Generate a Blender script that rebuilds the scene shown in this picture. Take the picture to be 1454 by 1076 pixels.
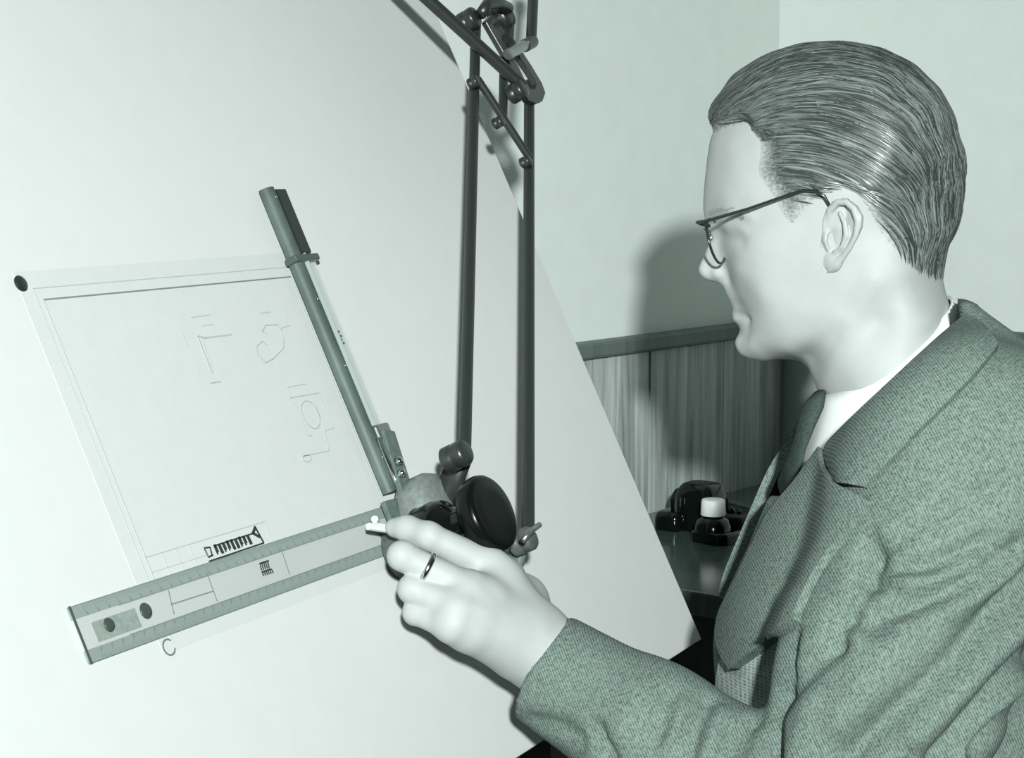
import bpy, bmesh, math, random
import numpy as np
from mathutils import Vector, Matrix
from mathutils.bvhtree import BVHTree

for o in list(bpy.data.objects):
    bpy.data.objects.remove(o)
scene = bpy.context.scene
COL = scene.collection
rng = np.random.default_rng(7)
random.seed(7)

# ------------------------------------------------------------------ camera
F, CX, CY, CZ = 2600.0, 727.0, 538.0, 1.25          # focal length in px of the 1454x1076 frame
PITCH = math.atan(295 / F)
cam_d = bpy.data.cameras.new('camera')
cam_d.sensor_width = 36.0
cam_d.sensor_fit = 'HORIZONTAL'
cam_d.lens = 36.0 * F / 1454
cam_d.clip_start = 0.02
cam = bpy.data.objects.new('camera', cam_d)
cam.location = (0, 0, CZ)
cam.rotation_euler = (math.pi / 2 - PITCH, 0, 0)
COL.objects.link(cam)
scene.camera = cam

# ------------------------------------------------------------------ light
world = bpy.data.worlds.new('room_ambient')
scene.world = world
world.use_nodes = True
bgn = world.node_tree.nodes['Background']
bgn.inputs[0].default_value = (0.62, 1.0, 0.86, 1)
bgn.inputs[1].default_value = 0.014

flash_d = bpy.data.lights.new('flash_lamp_offscreen', 'AREA')     # the photographer's flash, behind and above the lens: the one light the photograph's hard shadows show
flash_d.shape = 'DISK'
flash_d.size = 0.075
flash_d.spread = math.radians(92)
flash_d.energy = 30.5
flash_d.color = (0.935, 1.0, 0.98)
flash = bpy.data.objects.new('flash_lamp_offscreen', flash_d)
flash.location = (0.10, -0.95, CZ + 0.40)
flash.rotation_euler = (Vector((0.04, 1.7, 1.10)) - flash.location).to_track_quat('-Z', 'Y').to_euler()
COL.objects.link(flash)

scene.view_settings.view_transform = 'Standard'
scene.view_settings.look = 'None'
scene.view_settings.exposure = 0.0
scene.view_settings.gamma = 1.0
scene.view_settings.use_curve_mapping = False

# ------------------------------------------------------------------ pixel -> place helpers
RT = np.array([1, 0, 0.0])
UPV = np.array([0, math.sin(PITCH), math.cos(PITCH)])
FWD = np.array([0, math.cos(PITCH), -math.sin(PITCH)])
CAM = np.array([0, 0, CZ])
def ray(x, y): return (x - CX) / F * RT + (CY - y) / F * UPV + FWD
def pt(x, y, d): return CAM + ray(x, y) * d
def proj(P):
    q = np.atleast_2d(P) - CAM
    d = q @ FWD
    return CX + F * (q @ RT) / d, CY - F * (q @ UPV) / d, d
# the board's plane: U runs along its lower edge, V up its slope, N towards the draughtsman
BU = ray(2030, 243); BU /= np.linalg.norm(BU)
_k = F * F / 252.3
BV = -.42 * _k * RT + _k * UPV + F * FWD
BV -= BU * (BU @ BV); BV /= np.linalg.norm(BV)
BN = np.cross(BU, BV)
if BN[0] < 0: BN = -BN
BO = pt(650, 780, 1.444)
def bw(u, v, w=0.0): return BO + u * BU + v * BV + w * BN
def bp(x, y, w=0.0):
    r = ray(x, y)
    t = ((BO + w * BN - CAM) @ BN) / (r @ BN)
    return CAM + r * t
def buv(x, y, w=0.0):
    p = bp(x, y, w) - BO
    return float(p @ BU), float(p @ BV)

# ------------------------------------------------------------------ materials
def tone(v, k=None):
    """a grey of the print: the darker, the greener"""
    if k is None: k = 0.03 + 0.33 * (1 - min(1, v / 0.7)) ** 1.3
    return (v * (1 - k), v, v * (1 - k * 0.45), 1)
MATS = {}
def mat(name, v, rough=0.6, metal=0.0, spec=0.5, k=None, noise=0.0, nscale=60.0, bump=0.0, bscale=200.0, alpha=1.0, stretch=(1, 1, 1), sss=0.0):
    if name in MATS: return MATS[name]
    m = bpy.data.materials.new(name)
    m.use_nodes = True
    nt = m.node_tree
    b = nt.nodes['Principled BSDF']
    b.inputs['Base Color'].default_value = tone(v, k)
    b.inputs['Roughness'].default_value = rough
    b.inputs['Metallic'].default_value = metal
    b.inputs['Specular IOR Level'].default_value = spec
    if sss:
        b.inputs['Subsurface Weight'].default_value = sss
        b.inputs['Subsurface Radius'].default_value = (0.006, 0.005, 0.005)
        b.inputs['Subsurface Scale'].default_value = 0.4
    tc = nt.nodes.new('ShaderNodeTexCoord')
    mp = nt.nodes.new('ShaderNodeMapping')
    mp.inputs['Scale'].default_value = stretch
    nt.links.new(tc.outputs['Object'], mp.inputs['Vector'])
    if noise:
        n = nt.nodes.new('ShaderNodeTexNoise')
        n.inputs['Scale'].default_value = nscale
        n.inputs['Detail'].default_value = 4
        nt.links.new(mp.outputs[0], n.inputs['Vector'])
        cr = nt.nodes.new('ShaderNodeValToRGB')
        cr.color_ramp.elements[0].position = 0.3
        cr.color_ramp.elements[1].position = 0.7
        cr.color_ramp.elements[0].color = tone(v * (1 - noise), k)
        cr.color_ramp.elements[1].color = tone(min(1, v * (1 + noise)), k)
        nt.links.new(n.outputs['Fac'], cr.inputs[0])
        nt.links.new(cr.outputs[0], b.inputs['Base Color'])
    if bump:
        n2 = nt.nodes.new('ShaderNodeTexNoise')
        n2.inputs['Scale'].default_value = bscale
        n2.inputs['Detail'].default_value = 3
        nt.links.new(mp.outputs[0], n2.inputs['Vector'])
        bm_ = nt.nodes.new('ShaderNodeBump')
        bm_.inputs['Strength'].default_value = bump
        bm_.inputs['Distance'].default_value = 0.001
        nt.links.new(n2.outputs['Fac'], bm_.inputs['Height'])
        nt.links.new(bm_.outputs[0], b.inputs['Normal'])
    if alpha < 1:
        b.inputs['Alpha'].default_value = alpha
    MATS[name] = m
    return m

def cloth_mat(name, v, amp, scale, rotdeg, cross=0.5):
    """woven suiting: fine crossed threads with a little flecking"""
    if name in MATS: return MATS[name]
    m = mat(name, v, rough=0.95, spec=0.15)
    nt = m.node_tree
    b = nt.nodes['Principled BSDF']
    b.inputs['Sheen Weight'].default_value = 0.0
    tc = nt.nodes.new('ShaderNodeTexCoord')
    outs = []
    for (ax, dist, prof) in (('X', rotdeg, 1.0), ('Z', rotdeg, cross)):
        mp = nt.nodes.new('ShaderNodeMapping')
        mp.inputs['Rotation'].default_value = (0, math.radians(rotdeg), 0)
        nt.links.new(tc.outputs['Object'], mp.inputs['Vector'])
        w = nt.nodes.new('ShaderNodeTexWave')
        w.bands_direction = ax
        w.inputs['Scale'].default_value = scale
        w.inputs['Distortion'].default_value = 1.2
        w.inputs['Detail'].default_value = 2
        w.inputs['Detail Scale'].default_value = 0.6
        nt.links.new(mp.outputs[0], w.inputs['Vector'])
        outs.append((w, prof))
    n = nt.nodes.new('ShaderNodeTexNoise')
    n.inputs['Scale'].default_value = 420
    n.inputs['Detail'].default_value = 3
    nt.links.new(tc.outputs['Object'], n.inputs['Vector'])
    n2 = nt.nodes.new('ShaderNodeTexNoise')
    n2.inputs['Scale'].default_value = 14
    nt.links.new(tc.outputs['Object'], n2.inputs['Vector'])
    def math_n(op, a, bb):
        x = nt.nodes.new('ShaderNodeMath'); x.operation = op
        for i, q in enumerate((a, bb)):
            if isinstance(q, (int, float)): x.inputs[i].default_value = q
            else: nt.links.new(q, x.inputs[i])
        return x.outputs[0]
    s1 = math_n('MULTIPLY', outs[0][0].outputs['Fac'], 0.34)
    s2 = math_n('MULTIPLY', outs[1][0].outputs['Fac'], 0.34 * cross)
    s3 = math_n('MULTIPLY', n.outputs['Fac'], 0.95)
    s4 = math_n('MULTIPLY', n2.outputs['Fac'], 0.15)
    s = math_n('ADD', math_n('ADD', s1, s2), math_n('ADD', s3, s4))
    cr = nt.nodes.new('ShaderNodeValToRGB')
    cr.color_ramp.elements[0].position = 0.35
    cr.color_ramp.elements[1].position = 1.1
    cr.color_ramp.elements[0].color = tone(v * (1 - amp))
    cr.color_ramp.elements[1].color = tone(v * (1 + amp))
    nt.links.new(s, cr.inputs[0])
    nt.links.new(cr.outputs[0], b.inputs['Base Color'])
    bu = nt.nodes.new('ShaderNodeBump')
    bu.inputs['Strength'].default_value = 0.35
    bu.inputs['Distance'].default_value = 0.0008
    nt.links.new(s, bu.inputs['Height'])
    nt.links.new(bu.outputs[0], b.inputs['Normal'])
    return m

def wood_mat(name, v, amp, rough):
    if name in MATS: return MATS[name]
    m = mat(name, v, rough=rough, noise=0.01)
    nt = m.node_tree
    b = nt.nodes['Principled BSDF']
    tc = nt.nodes.new('ShaderNodeTexCoord')
    mp = nt.nodes.new('ShaderNodeMapping')
    mp.inputs['Scale'].default_value = (38, 38, 1.7)
    nt.links.new(tc.outputs['Object'], mp.inputs['Vector'])
    n = nt.nodes.new('ShaderNodeTexNoise')
    n.inputs['Scale'].default_value = 1.6
    n.inputs['Detail'].default_value = 7
    n.inputs['Roughness'].default_value = 0.66
    n.inputs['Distortion'].default_value = 0.6
    nt.links.new(mp.outputs[0], n.inputs['Vector'])
    cr = nt.nodes.new('ShaderNodeValToRGB')
    cr.color_ramp.elements[0].position = 0.32
    cr.color_ramp.elements[1].position = 0.68
    cr.color_ramp.elements[0].color = tone(v * (1 - amp))
    cr.color_ramp.elements[1].color = tone(v * (1 + amp))
    nt.links.new(n.outputs['Fac'], cr.inputs[0])
    nt.links.new(cr.outputs[0], b.inputs['Base Color'])
    return m

M_WALL = mat('wall_paint', 0.79, k=.075, rough=0.9, spec=0.1, noise=0.02, nscale=25, bump=0.08, bscale=160)
M_BOARD = mat('board_cover', 0.58, k=.03, rough=0.75, spec=0.2, noise=0.012, nscale=40)
M_PAPER = mat('drawing_paper', 0.54, k=.04, rough=0.85, spec=0.15, noise=0.015, nscale=80)
M_PENCIL = mat('pencil_line', 0.20, rough=0.8)
M_PENCIL_L = mat('pencil_line_faint', 0.42, rough=0.8)
M_INK = mat('ink', 0.03, rough=0.6)
M_STEEL = mat('dark_enamelled_steel', 0.022, k=.2, rough=0.34, metal=0.0, spec=0.6, bump=0.05, bscale=300)
M_ARM = mat('grey_enamelled_tube', 0.020, k=.2, rough=0.42, spec=0.5)
M_CAST2 = mat('sandcast_grey', 0.17, k=.14, rough=0.5, spec=0.4, noise=0.2, nscale=220, bump=0.3, bscale=420)
M_CAST = mat('grey_cast_metal', 0.075, k=.16, rough=0.45, spec=0.5, noise=0.18, nscale=220, bump=0.25, bscale=420)
M_CHROME = mat('bright_metal', 0.62, k=.05, rough=0.16, metal=1.0)
M_NICKEL = mat('nickel_grey', 0.33, k=.1, rough=0.28, metal=0.85)
M_BLACK = mat('black_bakelite', 0.005, rough=0.12, spec=0.4)
M_BLACKM = mat('black_matte', 0.010, rough=0.5, spec=0.35)
M_CELL = mat('clear_celluloid', 0.62, rough=0.18, spec=0.5, alpha=0.55)
M_CELLD = mat('celluloid_scale_edge', 0.36, rough=0.3, spec=0.5, alpha=0.66)
M_SKIN = mat('skin', 0.37, k=.055, rough=0.58, spec=0.32, noise=0.035, nscale=55, bump=0.10, bscale=700)
M_SHIRT = mat('white_shirt_cotton', 0.80, rough=0.9, spec=0.1, bump=0.1, bscale=900)
M_SUIT = cloth_mat('grey_suit_weave', 0.136, 0.66, 178, 24, 0.25)
M_VEST = cloth_mat('knitted_waistcoat', 0.22, 0.62, 120, 3, 1.0)
M_TIE = cloth_mat('dark_tie_silk', 0.05, 0.5, 190, 45, 0.2)
M_TROU = cloth_mat('grey_trouser_weave', 0.12, 0.4, 95, 5, 0.5)
M_WOOD = wood_mat('wainscot_wood', 0.42, 0.45, 0.55)
M_RAIL = wood_mat('rail_wood', 0.14, 0.22, 0.5)
M_DESK = mat('polished_desk_top', 0.09, rough=0.16, spec=0.55, noise=0.25, nscale=30, stretch=(1, 6, 1))
M_DARKW = mat('dark_stained_wood', 0.02, rough=0.5, noise=0.3, nscale=40)
M_FLOOR = mat('linoleum_floor', 0.05, rough=0.5, noise=0.2, nscale=20)
M_CEIL = mat('ceiling_paint', 0.60, rough=0.9)

# ------------------------------------------------------------------ mesh helpers
class MB:
    def __init__(s): s.v = []; s.f = []
    def add(s, vs, fs):
        n = len(s.v)
        s.v.extend([tuple(map(float, p)) for p in vs])
        s.f.extend([tuple(i + n for i in f) for f in fs])
        return s
    def box(s, o, e1, e2, e3):
        """corner o and three edge vectors"""
        o, e1, e2, e3 = map(np.asarray, (o, e1, e2, e3))
        vs = [o + a * e1 + b * e2 + c * e3 for c in (0, 1) for b in (0, 1) for a in (0, 1)]
        fs = [(0, 2, 3, 1), (4, 5, 7, 6), (0, 1, 5, 4), (2, 6, 7, 3), (0, 4, 6, 2), (1, 3, 7, 5)]
        if np.dot(np.cross(e1, e2), e3) < 0: fs = [f[::-1] for f in fs]
        return s.add(vs, fs)
    def bbox(s, u0, u1, v0, v1, w0, w1):
        """box in board coordinates"""
        return s.box(bw(u0, v0, w0), (u1 - u0) * BU, (v1 - v0) * BV, (w1 - w0) * BN)
    def tube(s, pts, rad, n=12, cap=True, closed=False, flat=None):
        P = [np.asarray(p, float) for p in pts]
        m = len(P)
        if np.isscalar(rad): rad = [rad] * m
        rings = []
        prev = None
        for i in range(m):
            if closed: t = P[(i + 1) % m] - P[i - 1]
            else: t = P[min(i + 1, m - 1)] - P[max(i - 1, 0)]
            t = t / (np.linalg.norm(t) + 1e-12)
            if prev is None:
                a = np.array([0, 0, 1.0]) if abs(t[2]) < .9 else np.array([1.0, 0, 0])
                if flat is not None: a = np.asarray(flat, float)
            else: a = prev
            x = a - t * (a @ t); x /= (np.linalg.norm(x) + 1e-12)
            prev = x
            y = np.cross(t, x)
            r = rad[i]
            rx, ry = (r if not np.isscalar(r) else (r, r))
            rings.append([P[i] + rx * math.cos(q) * x + ry * math.sin(q) * y for q in [2 * math.pi * j / n for j in range(n)]])
        vs = [p for r in rings for p in r]
        fs = []
        for i in range(m if closed else m - 1):
            k = (i + 1) % m
            for j in range(n):
                j2 = (j + 1) % n
                fs.append((i * n + j, i * n + j2, k * n + j2, k * n + j))
        if cap and not closed:
            fs.append(tuple(range(n))[::-1])
            fs.append(tuple((m - 1) * n + j for j in range(n)))
        return s.add(vs, fs)
    def lathe(s, base, axis, prof, n=32):
        """prof: list of (height along axis, radius)"""
        base = np.asarray(base, float); ax = np.asarray(axis, float); ax = ax / np.linalg.norm(ax)
        a = np.array([0, 0, 1.0]) if abs(ax[2]) < .9 else np.array([1.0, 0, 0])
        x = a - ax * (a @ ax); x /= np.linalg.norm(x); y = np.cross(ax, x)
        vs = []
        for h, r in prof:
            r = max(r, 1e-5)
            for j in range(n):
                q = 2 * math.pi * j / n
                vs.append(base + h * ax + r * (math.cos(q) * x + math.sin(q) * y))
        fs = []
        for i in range(len(prof) - 1):
            for j in range(n):
                j2 = (j + 1) % n
                fs.append((i * n + j, i * n + j2, (i + 1) * n + j2, (i + 1) * n + j))
        fs.append(tuple(range(n))[::-1])
        fs.append(tuple((len(prof) - 1) * n + j for j in range(n)))
        return s.add(vs, fs)
    def prism(s, poly, ext):
        P = [np.asarray(p, float) for p in poly]; e = np.asarray(ext, float); n = len(P)
        nrm = sum((np.cross(P[i], P[(i + 1) % n]) for i in range(n)), np.zeros(3))
        if nrm @ e < 0: P = P[::-1]
        vs = P + [p + e for p in P]
        fs = [tuple(range(n))[::-1], tuple(range(n, 2 * n))] + [(i, (i + 1) % n, n + (i + 1) % n, n + i) for i in range(n)]
        return s.add(vs, fs)
    def ribbon(s, uv, width, w=0.0004, th=0.00025):
        """a drawn line on the board: flat strip through (u, v) points"""
        for i in range(len(uv) - 1):
            a = np.array(uv[i]); b = np.array(uv[i + 1])
            d = b - a; L = np.hypot(*d)
            if L < 1e-6: continue
            d /= L; nrm = np.array([-d[1], d[0]])
            a2 = a - d * width * .3; b2 = b + d * width * .3
            c = [a2 - nrm * width / 2, b2 - nrm * width / 2, b2 + nrm * width / 2, a2 + nrm * width / 2]
            s.prism([bw(p[0], p[1], w) for p in c], BN * th)
        return s

def link(o, parent=None):
    COL.objects.link(o)
    if parent is not None: o.parent = parent
    return o
def origin_of(p):
    o = np.zeros(3)
    while p is not None:
        o = o + np.array(p.location); p = p.parent
    return o
def obj(name, mb, m, parent=None, smooth=False, bevel=0.0, loc=None, auto=None):
    off = origin_of(parent)
    base = np.zeros(3)
    if parent is None:
        V = np.array(mb.v)
        base = np.array(loc) if loc is not None else np.array([(V[:, 0].min() + V[:, 0].max()) / 2, (V[:, 1].min() + V[:, 1].max()) / 2, V[:, 2].min()])
    V = np.array(mb.v) - off - base
    me = bpy.data.meshes.new(name)
    me.from_pydata([tuple(p) for p in V], [], mb.f)
    me.validate()
    me.update()
    if isinstance(m, (list, tuple)):
        for q in m: me.materials.append(q)
    else: me.materials.append(m)
    o = bpy.data.objects.new(name, me)
    o.location = base
    link(o, parent)
    if smooth:
        for p in me.polygons: p.use_smooth = True
        if auto is not None:
            me.set_sharp_from_angle(angle=math.radians(auto))
    if bevel:
        b = o.modifiers.new('bevel', 'BEVEL'); b.width = bevel; b.segments = 2; b.limit_method = 'ANGLE'
        b.angle_limit = math.radians(40)
    return o
def thing(name, label, cat, loc, group=None):
    o = bpy.data.objects.new(name, None)
    o.location = loc
    o.empty_display_size = 0.05
    COL.objects.link(o)
    o['label'] = label; o['category'] = cat
    if group: o['group'] = group
    return o
def tag(o, label, cat, group=None):
    o['label'] = label; o['category'] = cat
    if group: o['group'] = group
    return o
def struct(name, mb, m, bevel=0.0):
    o = obj(name, mb, m, bevel=bevel); o['kind'] = 'structure'; return o
# ================================================================== the room
WD = ray(2778, 243); WD[2] = 0; WD /= np.linalg.norm(WD)        # along the panelled wall, away from the camera
WR = np.array([WD[1], -WD[0], 0])                               # along the other wall, to the right
CORNER = pt(1100, 452, 2.987); CORNER[2] = 0
UZ = np.array([0, 0, 1.0])
HC = 3.1
NL = WR                                                         # the panelled wall faces along WR
NR = -WD                                                        # the other wall faces along -WD
struct('wall_left', MB().box(CORNER + NL * 0 + WD * 0.1, -WD * 3.6, -NL * 0.1, UZ * HC), M_WALL)
struct('wall_right', MB().box(CORNER, WR * 2.4, -NR * 0.1, UZ * HC), M_WALL)
fl = MB().box(CORNER + WD * .1 - WR * .1 - UZ * .05, -WD * 5.2, WR * 3.5, UZ * 0.05)
struct('floor', fl, M_FLOOR)
struct('ceiling', MB().box(CORNER + WD * .1 - WR * .1 + UZ * HC, -WD * 3.0, WR * 3.5, UZ * 0.05), M_CEIL)
RAILZ = float(CORNER[2] + pt(1100, 452, 2.987)[2])
# cap rails: one along the panelled wall, one along the plain wall
struct('trim_1', MB().box(CORNER - WD * 2.2 + UZ * (RAILZ - 0.021), WD * 2.2, NL * 0.03, UZ * 0.023), M_RAIL, bevel=0.004)
struct('trim_2', MB().box(CORNER + NL * 0.03 + UZ * (RAILZ - 0.024), WR * 2.36, NR * 0.024, UZ * 0.025), M_RAIL, bevel=0.003)
# wainscot of upright boards, each its own piece, under the rail of the panelled wall
wains = obj('trim_3', MB().box(CORNER - WD * 2.2 + UZ * 0.0, WD * 2.2, NL * 0.006, UZ * (RAILZ - 0.021)), M_DARKW)
wains['kind'] = 'structure'
sx = [0.0]
# board joint at x=1010; the cut at x=1085 stands for a shadow's edge
def along_wall(px, py=600):
    r = ray(px, py); t = ((CORNER - CAM) @ NL) / (r @ NL); p = CAM + r * t
    return float((CORNER - p) @ WD)
j1, j2 = along_wall(1012), along_wall(1088)
step = j1 - j2
cuts = [0.0, j2, j1] if j2 > .03 else [0.0, j1]
while cuts[-1] < 2.2: cuts.append(cuts[-1] + 0.205)
cuts[-1] = 2.2
for i in range(len(cuts) - 1):
    a, b_ = cuts[i] + 0.0012, cuts[i + 1] - 0.0012
    o = obj('plank', MB().box(CORNER - WD * b_ + NL * 0.006, WD * (b_ - a), NL * (0.012 + 0.0012 * (i % 2)), UZ * (RAILZ - 0.022)), M_WOOD, parent=wains, bevel=0.0015)

# ------------------------------------------------------------------ the desk in the corner
DZ = 0.75
fe = pt(1000, 842, 1.0); _r = ray(1000, 842); FE = CAM + _r * ((DZ - CZ) / _r[2])
depth = float((CORNER - FE) @ WD)
DC = CORNER - WD * depth + NL * 0.019; DC[2] = 0                 # front left corner of the desk
desk = thing('writing_desk', 'dark polished writing desk standing in the corner under the wainscot', 'desk', DC + WR * .7)
DL = 1.5
obj('desk_top', MB().box(DC + UZ * (DZ - .03), WD * (depth - .004), WR * DL, UZ * .03), M_DESK, parent=desk, bevel=0.003)
obj('apron', MB().box(DC + WD * .03 + WR * .04 + UZ * (DZ - .13), WD * .02, WR * (DL - .08), UZ * .1), M_DARKW, parent=desk)
for a in (.04, DL - .09):
    for b_ in (.03, depth - .09):
        obj('leg', MB().box(DC + WR * a + WD * b_, WD * .05, WR * .05, UZ * (DZ - .03)), M_DARKW, parent=desk)

def on_desk(px, py):
    r = ray(px, py); return CAM + r * ((DZ - CZ) / r[2])

# glossy black rounded case at the back
p = on_desk(990, 752)
case = thing('desk_tape_dispenser', 'glossy black rounded desk dispenser behind the white-capped ink bottle', 'dispenser', p)
def rbox(c, ex, ey, hx, hy, z0, z1, rr=0.4, top=0.35, n=24, m=8):
    """a soft-cornered block: superellipse plan with a rounded top"""
    mb = MB(); vs = []; fs = []
    prof = [(z0, .97), (z0 + .04 * (z1 - z0), 1.0)]
    for i in range(m + 1):
        q = i / m * math.pi / 2
        prof.append((z1 - (z1 - z0) * top * (1 - math.sin(q)), 1 - rr * (1 - math.cos(q))))
    for z, sc in prof:
        for j in range(n):
            q = 2 * math.pi * j / n
            cx_, cy_ = math.cos(q), math.sin(q)
            e = 0.5
            vs.append(c + ex * hx * sc * math.copysign(abs(cx_) ** e, cx_) + ey * hy * sc * math.copysign(abs(cy_) ** e, cy_) + UZ * z)
    L = len(prof)
    for i in range(L - 1):
        for j in range(n):
            j2 = (j + 1) % n
            fs.append((i * n + j, i * n + j2, (i + 1) * n + j2, (i + 1) * n + j))
    fs.append(tuple(range(n))[::-1]); fs.append(tuple((L - 1) * n + j for j in range(n)))
    return mb.add(vs, fs)
obj('body', rbox(p + WD * .01, WR, WD, .034, .03, 0, .066, rr=.45, top=.5), M_BLACK, parent=case, smooth=True, auto=50)
obj('foot', rbox(p - WR * .032 - WD * .004, WR, WD, .022, .032, 0, .026, rr=.3, top=.4), M_BLACK, parent=case, smooth=True, auto=50)
obj('roll', MB().lathe(p - WR * .030 + WD * .012 + UZ * .034 - WR * .012, WR, [(0, .014), (0.002, .02), (.02, .02), (.022, .014)], 24), M_BLACK, parent=case, smooth=True, auto=40)
for k in range(3):
    obj('slot', MB().box(p - WR * (.024 - .007 * k) - WD * .0195 + UZ * .026, WR * .0016, WD * .002, UZ * .02), M_NICKEL, parent=case)

# ink bottle with a white cap in its black stand
p = on_desk(1012, 768)
ink = thing('ink_bottle', 'black drawing-ink bottle with a tall white screw cap on the desk', 'ink bottle', p)
obj('bottle', MB().lathe(p, UZ, [(0, .022), (.002, .025), (.022, .025), (.030, .021), (.034, .0145), (.040, .0145)], 32), M_BLACK, parent=ink, smooth=True, auto=40)
capm = mat('white_cap', .86, rough=.45)
obj('cap', MB().lathe(p + UZ * .036, UZ, [(0, .0165), (.001, .0172), (.019, .0162), (.0215, .0150), (.0222, .012)], 40), capm, parent=ink, smooth=True, auto=40)
obj('stand', rbox(p + WD * .004 + WR * .004, WR, WD, .030, .029, 0, .016, rr=.12, top=.3), M_BLACK, parent=ink, smooth=True, auto=50)
# low block beside it
p = on_desk(1040, 762)
blk = thing('pen_block', 'low black pen block with two knobs beside the ink bottle', 'pen holder', p)
obj('block', rbox(p + WD * .006, WR, WD, .021, .022, 0, .031, rr=.15, top=.3), M_BLACKM, parent=blk, smooth=True, auto=50)
obj('knob', MB().lathe(p - WR * .010 + WD * .012 + UZ * .030, UZ, [(0, .006), (.004, .006), (.008, .004), (.009, .001)], 16), M_BLACK, parent=blk, smooth=True)
obj('knob', MB().lathe(p + WR * .003 + WD * .012 + UZ * .030, UZ, [(0, .004), (.004, .004), (.006, .002)], 16), M_BLACK, parent=blk, smooth=True)
# flat scale rule lying on the desk
a, b_ = on_desk(1016, 717), on_desk(1098, 738)
d = b_ - a; d /= np.linalg.norm(d); e = np.cross(UZ, d)
rl = obj('flat_rule', MB().box(a - d * .03, (b_ - a) + d * .07, e * .028, UZ * .006), mat('rule_wood', .13, rough=.35, noise=.15), bevel=0.001)
tag(rl, 'flat wooden rule lying on the desk behind the ink bottle', 'ruler')
obj('edge_strip', MB().box(a - d * .03 + UZ * .006, (b_ - a) + d * .07, e * .006, UZ * .0012), M_DARKW, parent=rl)
# second bottle, half hidden by the jacket
p = on_desk(1103, 738)
b2 = thing('dark_jar', 'black jar on the desk partly hidden behind the jacket', 'jar', p)
obj('jar', MB().lathe(p, UZ, [(0, .018), (.002, .020), (.026, .020), (.032, .018), (.034, .016)], 32), M_BLACKM, parent=b2, smooth=True, auto=40)
obj('lid', MB().lathe(p + UZ * .033, UZ, [(0, .0185), (.009, .0185), (.011, .016), (.0115, .01)], 32), M_BLACKM, parent=b2, smooth=True, auto=40)

# ================================================================== the drafting table
BU0, BU1, BV0, BV1 = -0.80, 0.361, -0.164, 0.72
tb = thing('drafting_table', 'tall drafting table with a steep white-covered board', 'drafting table', (bw(-.2, 0, -.3)[0], bw(-.2, 0, -.3)[1], 0))
obj('board', MB().bbox(BU0, BU1, BV0, BV1, -.022, 0), M_BOARD, parent=tb, bevel=0.0012)
obj('lower_rail', MB().bbox(BU0 + .02, BU1 - .02, BV0 + .004, BV0 + .05, -.06, -.022), M_DARKW, parent=tb, bevel=.002)
obj('brace_bar', MB().tube([bw(BU0 + .04, BV0 + .02, -.075), bw(BU1 - .05, BV0 + .02, -.075)], .010, 14), M_STEEL, parent=tb, smooth=True, auto=50)
for uu in (BU0 + .22, BU1 - .22):
    obj('batten', MB().bbox(uu, uu + .06, BV0 + .05, BV1 - .04, -.05, -.022), M_DARKW, parent=tb)
    c = bw(uu + .03, .20, -.06)
    foot = np.array([c[0], c[1], 0.0]) - np.array([BN[0], BN[1], 0]) / np.hypot(BN[0], BN[1]) * .10
    hz = np.array([BN[0], BN[1], 0]) / np.hypot(BN[0], BN[1])
    bl = np.array([BU[0], BU[1], 0])
    obj('column', MB().tube([foot + UZ * .04, np.array([foot[0], foot[1], c[2]]), c + BN * .02], [.03, .03, .028], 16), M_STEEL, parent=tb, smooth=True, auto=50)
    obj('floor_foot', MB().box(foot - hz * .30 - bl * .035, hz * .45, bl * .07, UZ * .05), M_DARKW, parent=tb, bevel=.006)

# letter C pencilled on the board under the ruler
mbc = MB()
cu, cv = buv(239, 919)
arc = []
for i in range(15):
    q = math.radians(45 + i * 290 / 14)
    arc.append((cu + .0052 * math.cos(q), cv + .0050 * math.sin(q)))
mbc.ribbon(arc, .0011, w=.0004, th=.0003)
co = obj('letter_mark', mbc, M_PENCIL, parent=tb)

# ------------------------------------------------------------------ the sheet
SU0, SU1, SV0, SV1 = -.374, -.060, .0055, .2595
TH = .00025
sheet = obj('drawing_sheet', MB().bbox(SU0, SU1, SV0, SV1, 0, TH), M_PAPER, loc=bw((SU0 + SU1) / 2, SV0, 0))
tag(sheet, 'pale drawing sheet with ruled border and faint sketches pinned to the board', 'drawing')
FU0, FU1, FV0, FV1 = -.3565, -.0765, .0205, .2395
obj('border_line', MB().ribbon([(FU0, FV1), (FU1, FV1)], .0011, TH), M_PENCIL, parent=sheet)
obj('border_line', MB().ribbon([(FU0, FV0), (FU0, FV1)], .0009, TH), M_PENCIL_L, parent=sheet)
obj('border_line', MB().ribbon([(FU1, FV0), (FU1, FV1)], .0009, TH), M_PENCIL_L, parent=sheet)
obj('border_line', MB().ribbon([(FU0, FV0), (FU1, FV0)], .0011, TH), M_PENCIL, parent=sheet)
obj('trim_line', MB().ribbon([(SU0 + .012, SV1 - .012), (SU1 - .004, SV1 - .012)], .0007, TH), M_PENCIL_L, parent=sheet)
obj('trim_line', MB().ribbon([(SU0 + .012, SV0 + .004), (SU0 + .012, SV1 - .012)], .0006, TH), M_PENCIL_L, parent=sheet)
def pxl(pts): return [buv(x, y, TH) for x, y in pts]
sk = MB()
for pts_, wd in [
    ([(281, 477), (291, 480), (329, 475)], .0013), ([(281, 478), (301, 529)], .0016), ([(286, 479), (303, 527)], .0008),
    ([(298, 544), (313, 542)], .0012), ([(304, 543), (306, 548)], .0009), ([(271, 451), (298, 447)], .0008), ([(286, 463), (303, 461)], .0006), ([(257, 469), (266, 491)], .0008),
    ([(278, 524), (283, 533)], .0006)]: sk.ribbon(pxl(pts_), wd, TH)
obj('sketch', sk, M_PENCIL_L, parent=sheet)
sk = MB()
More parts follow.
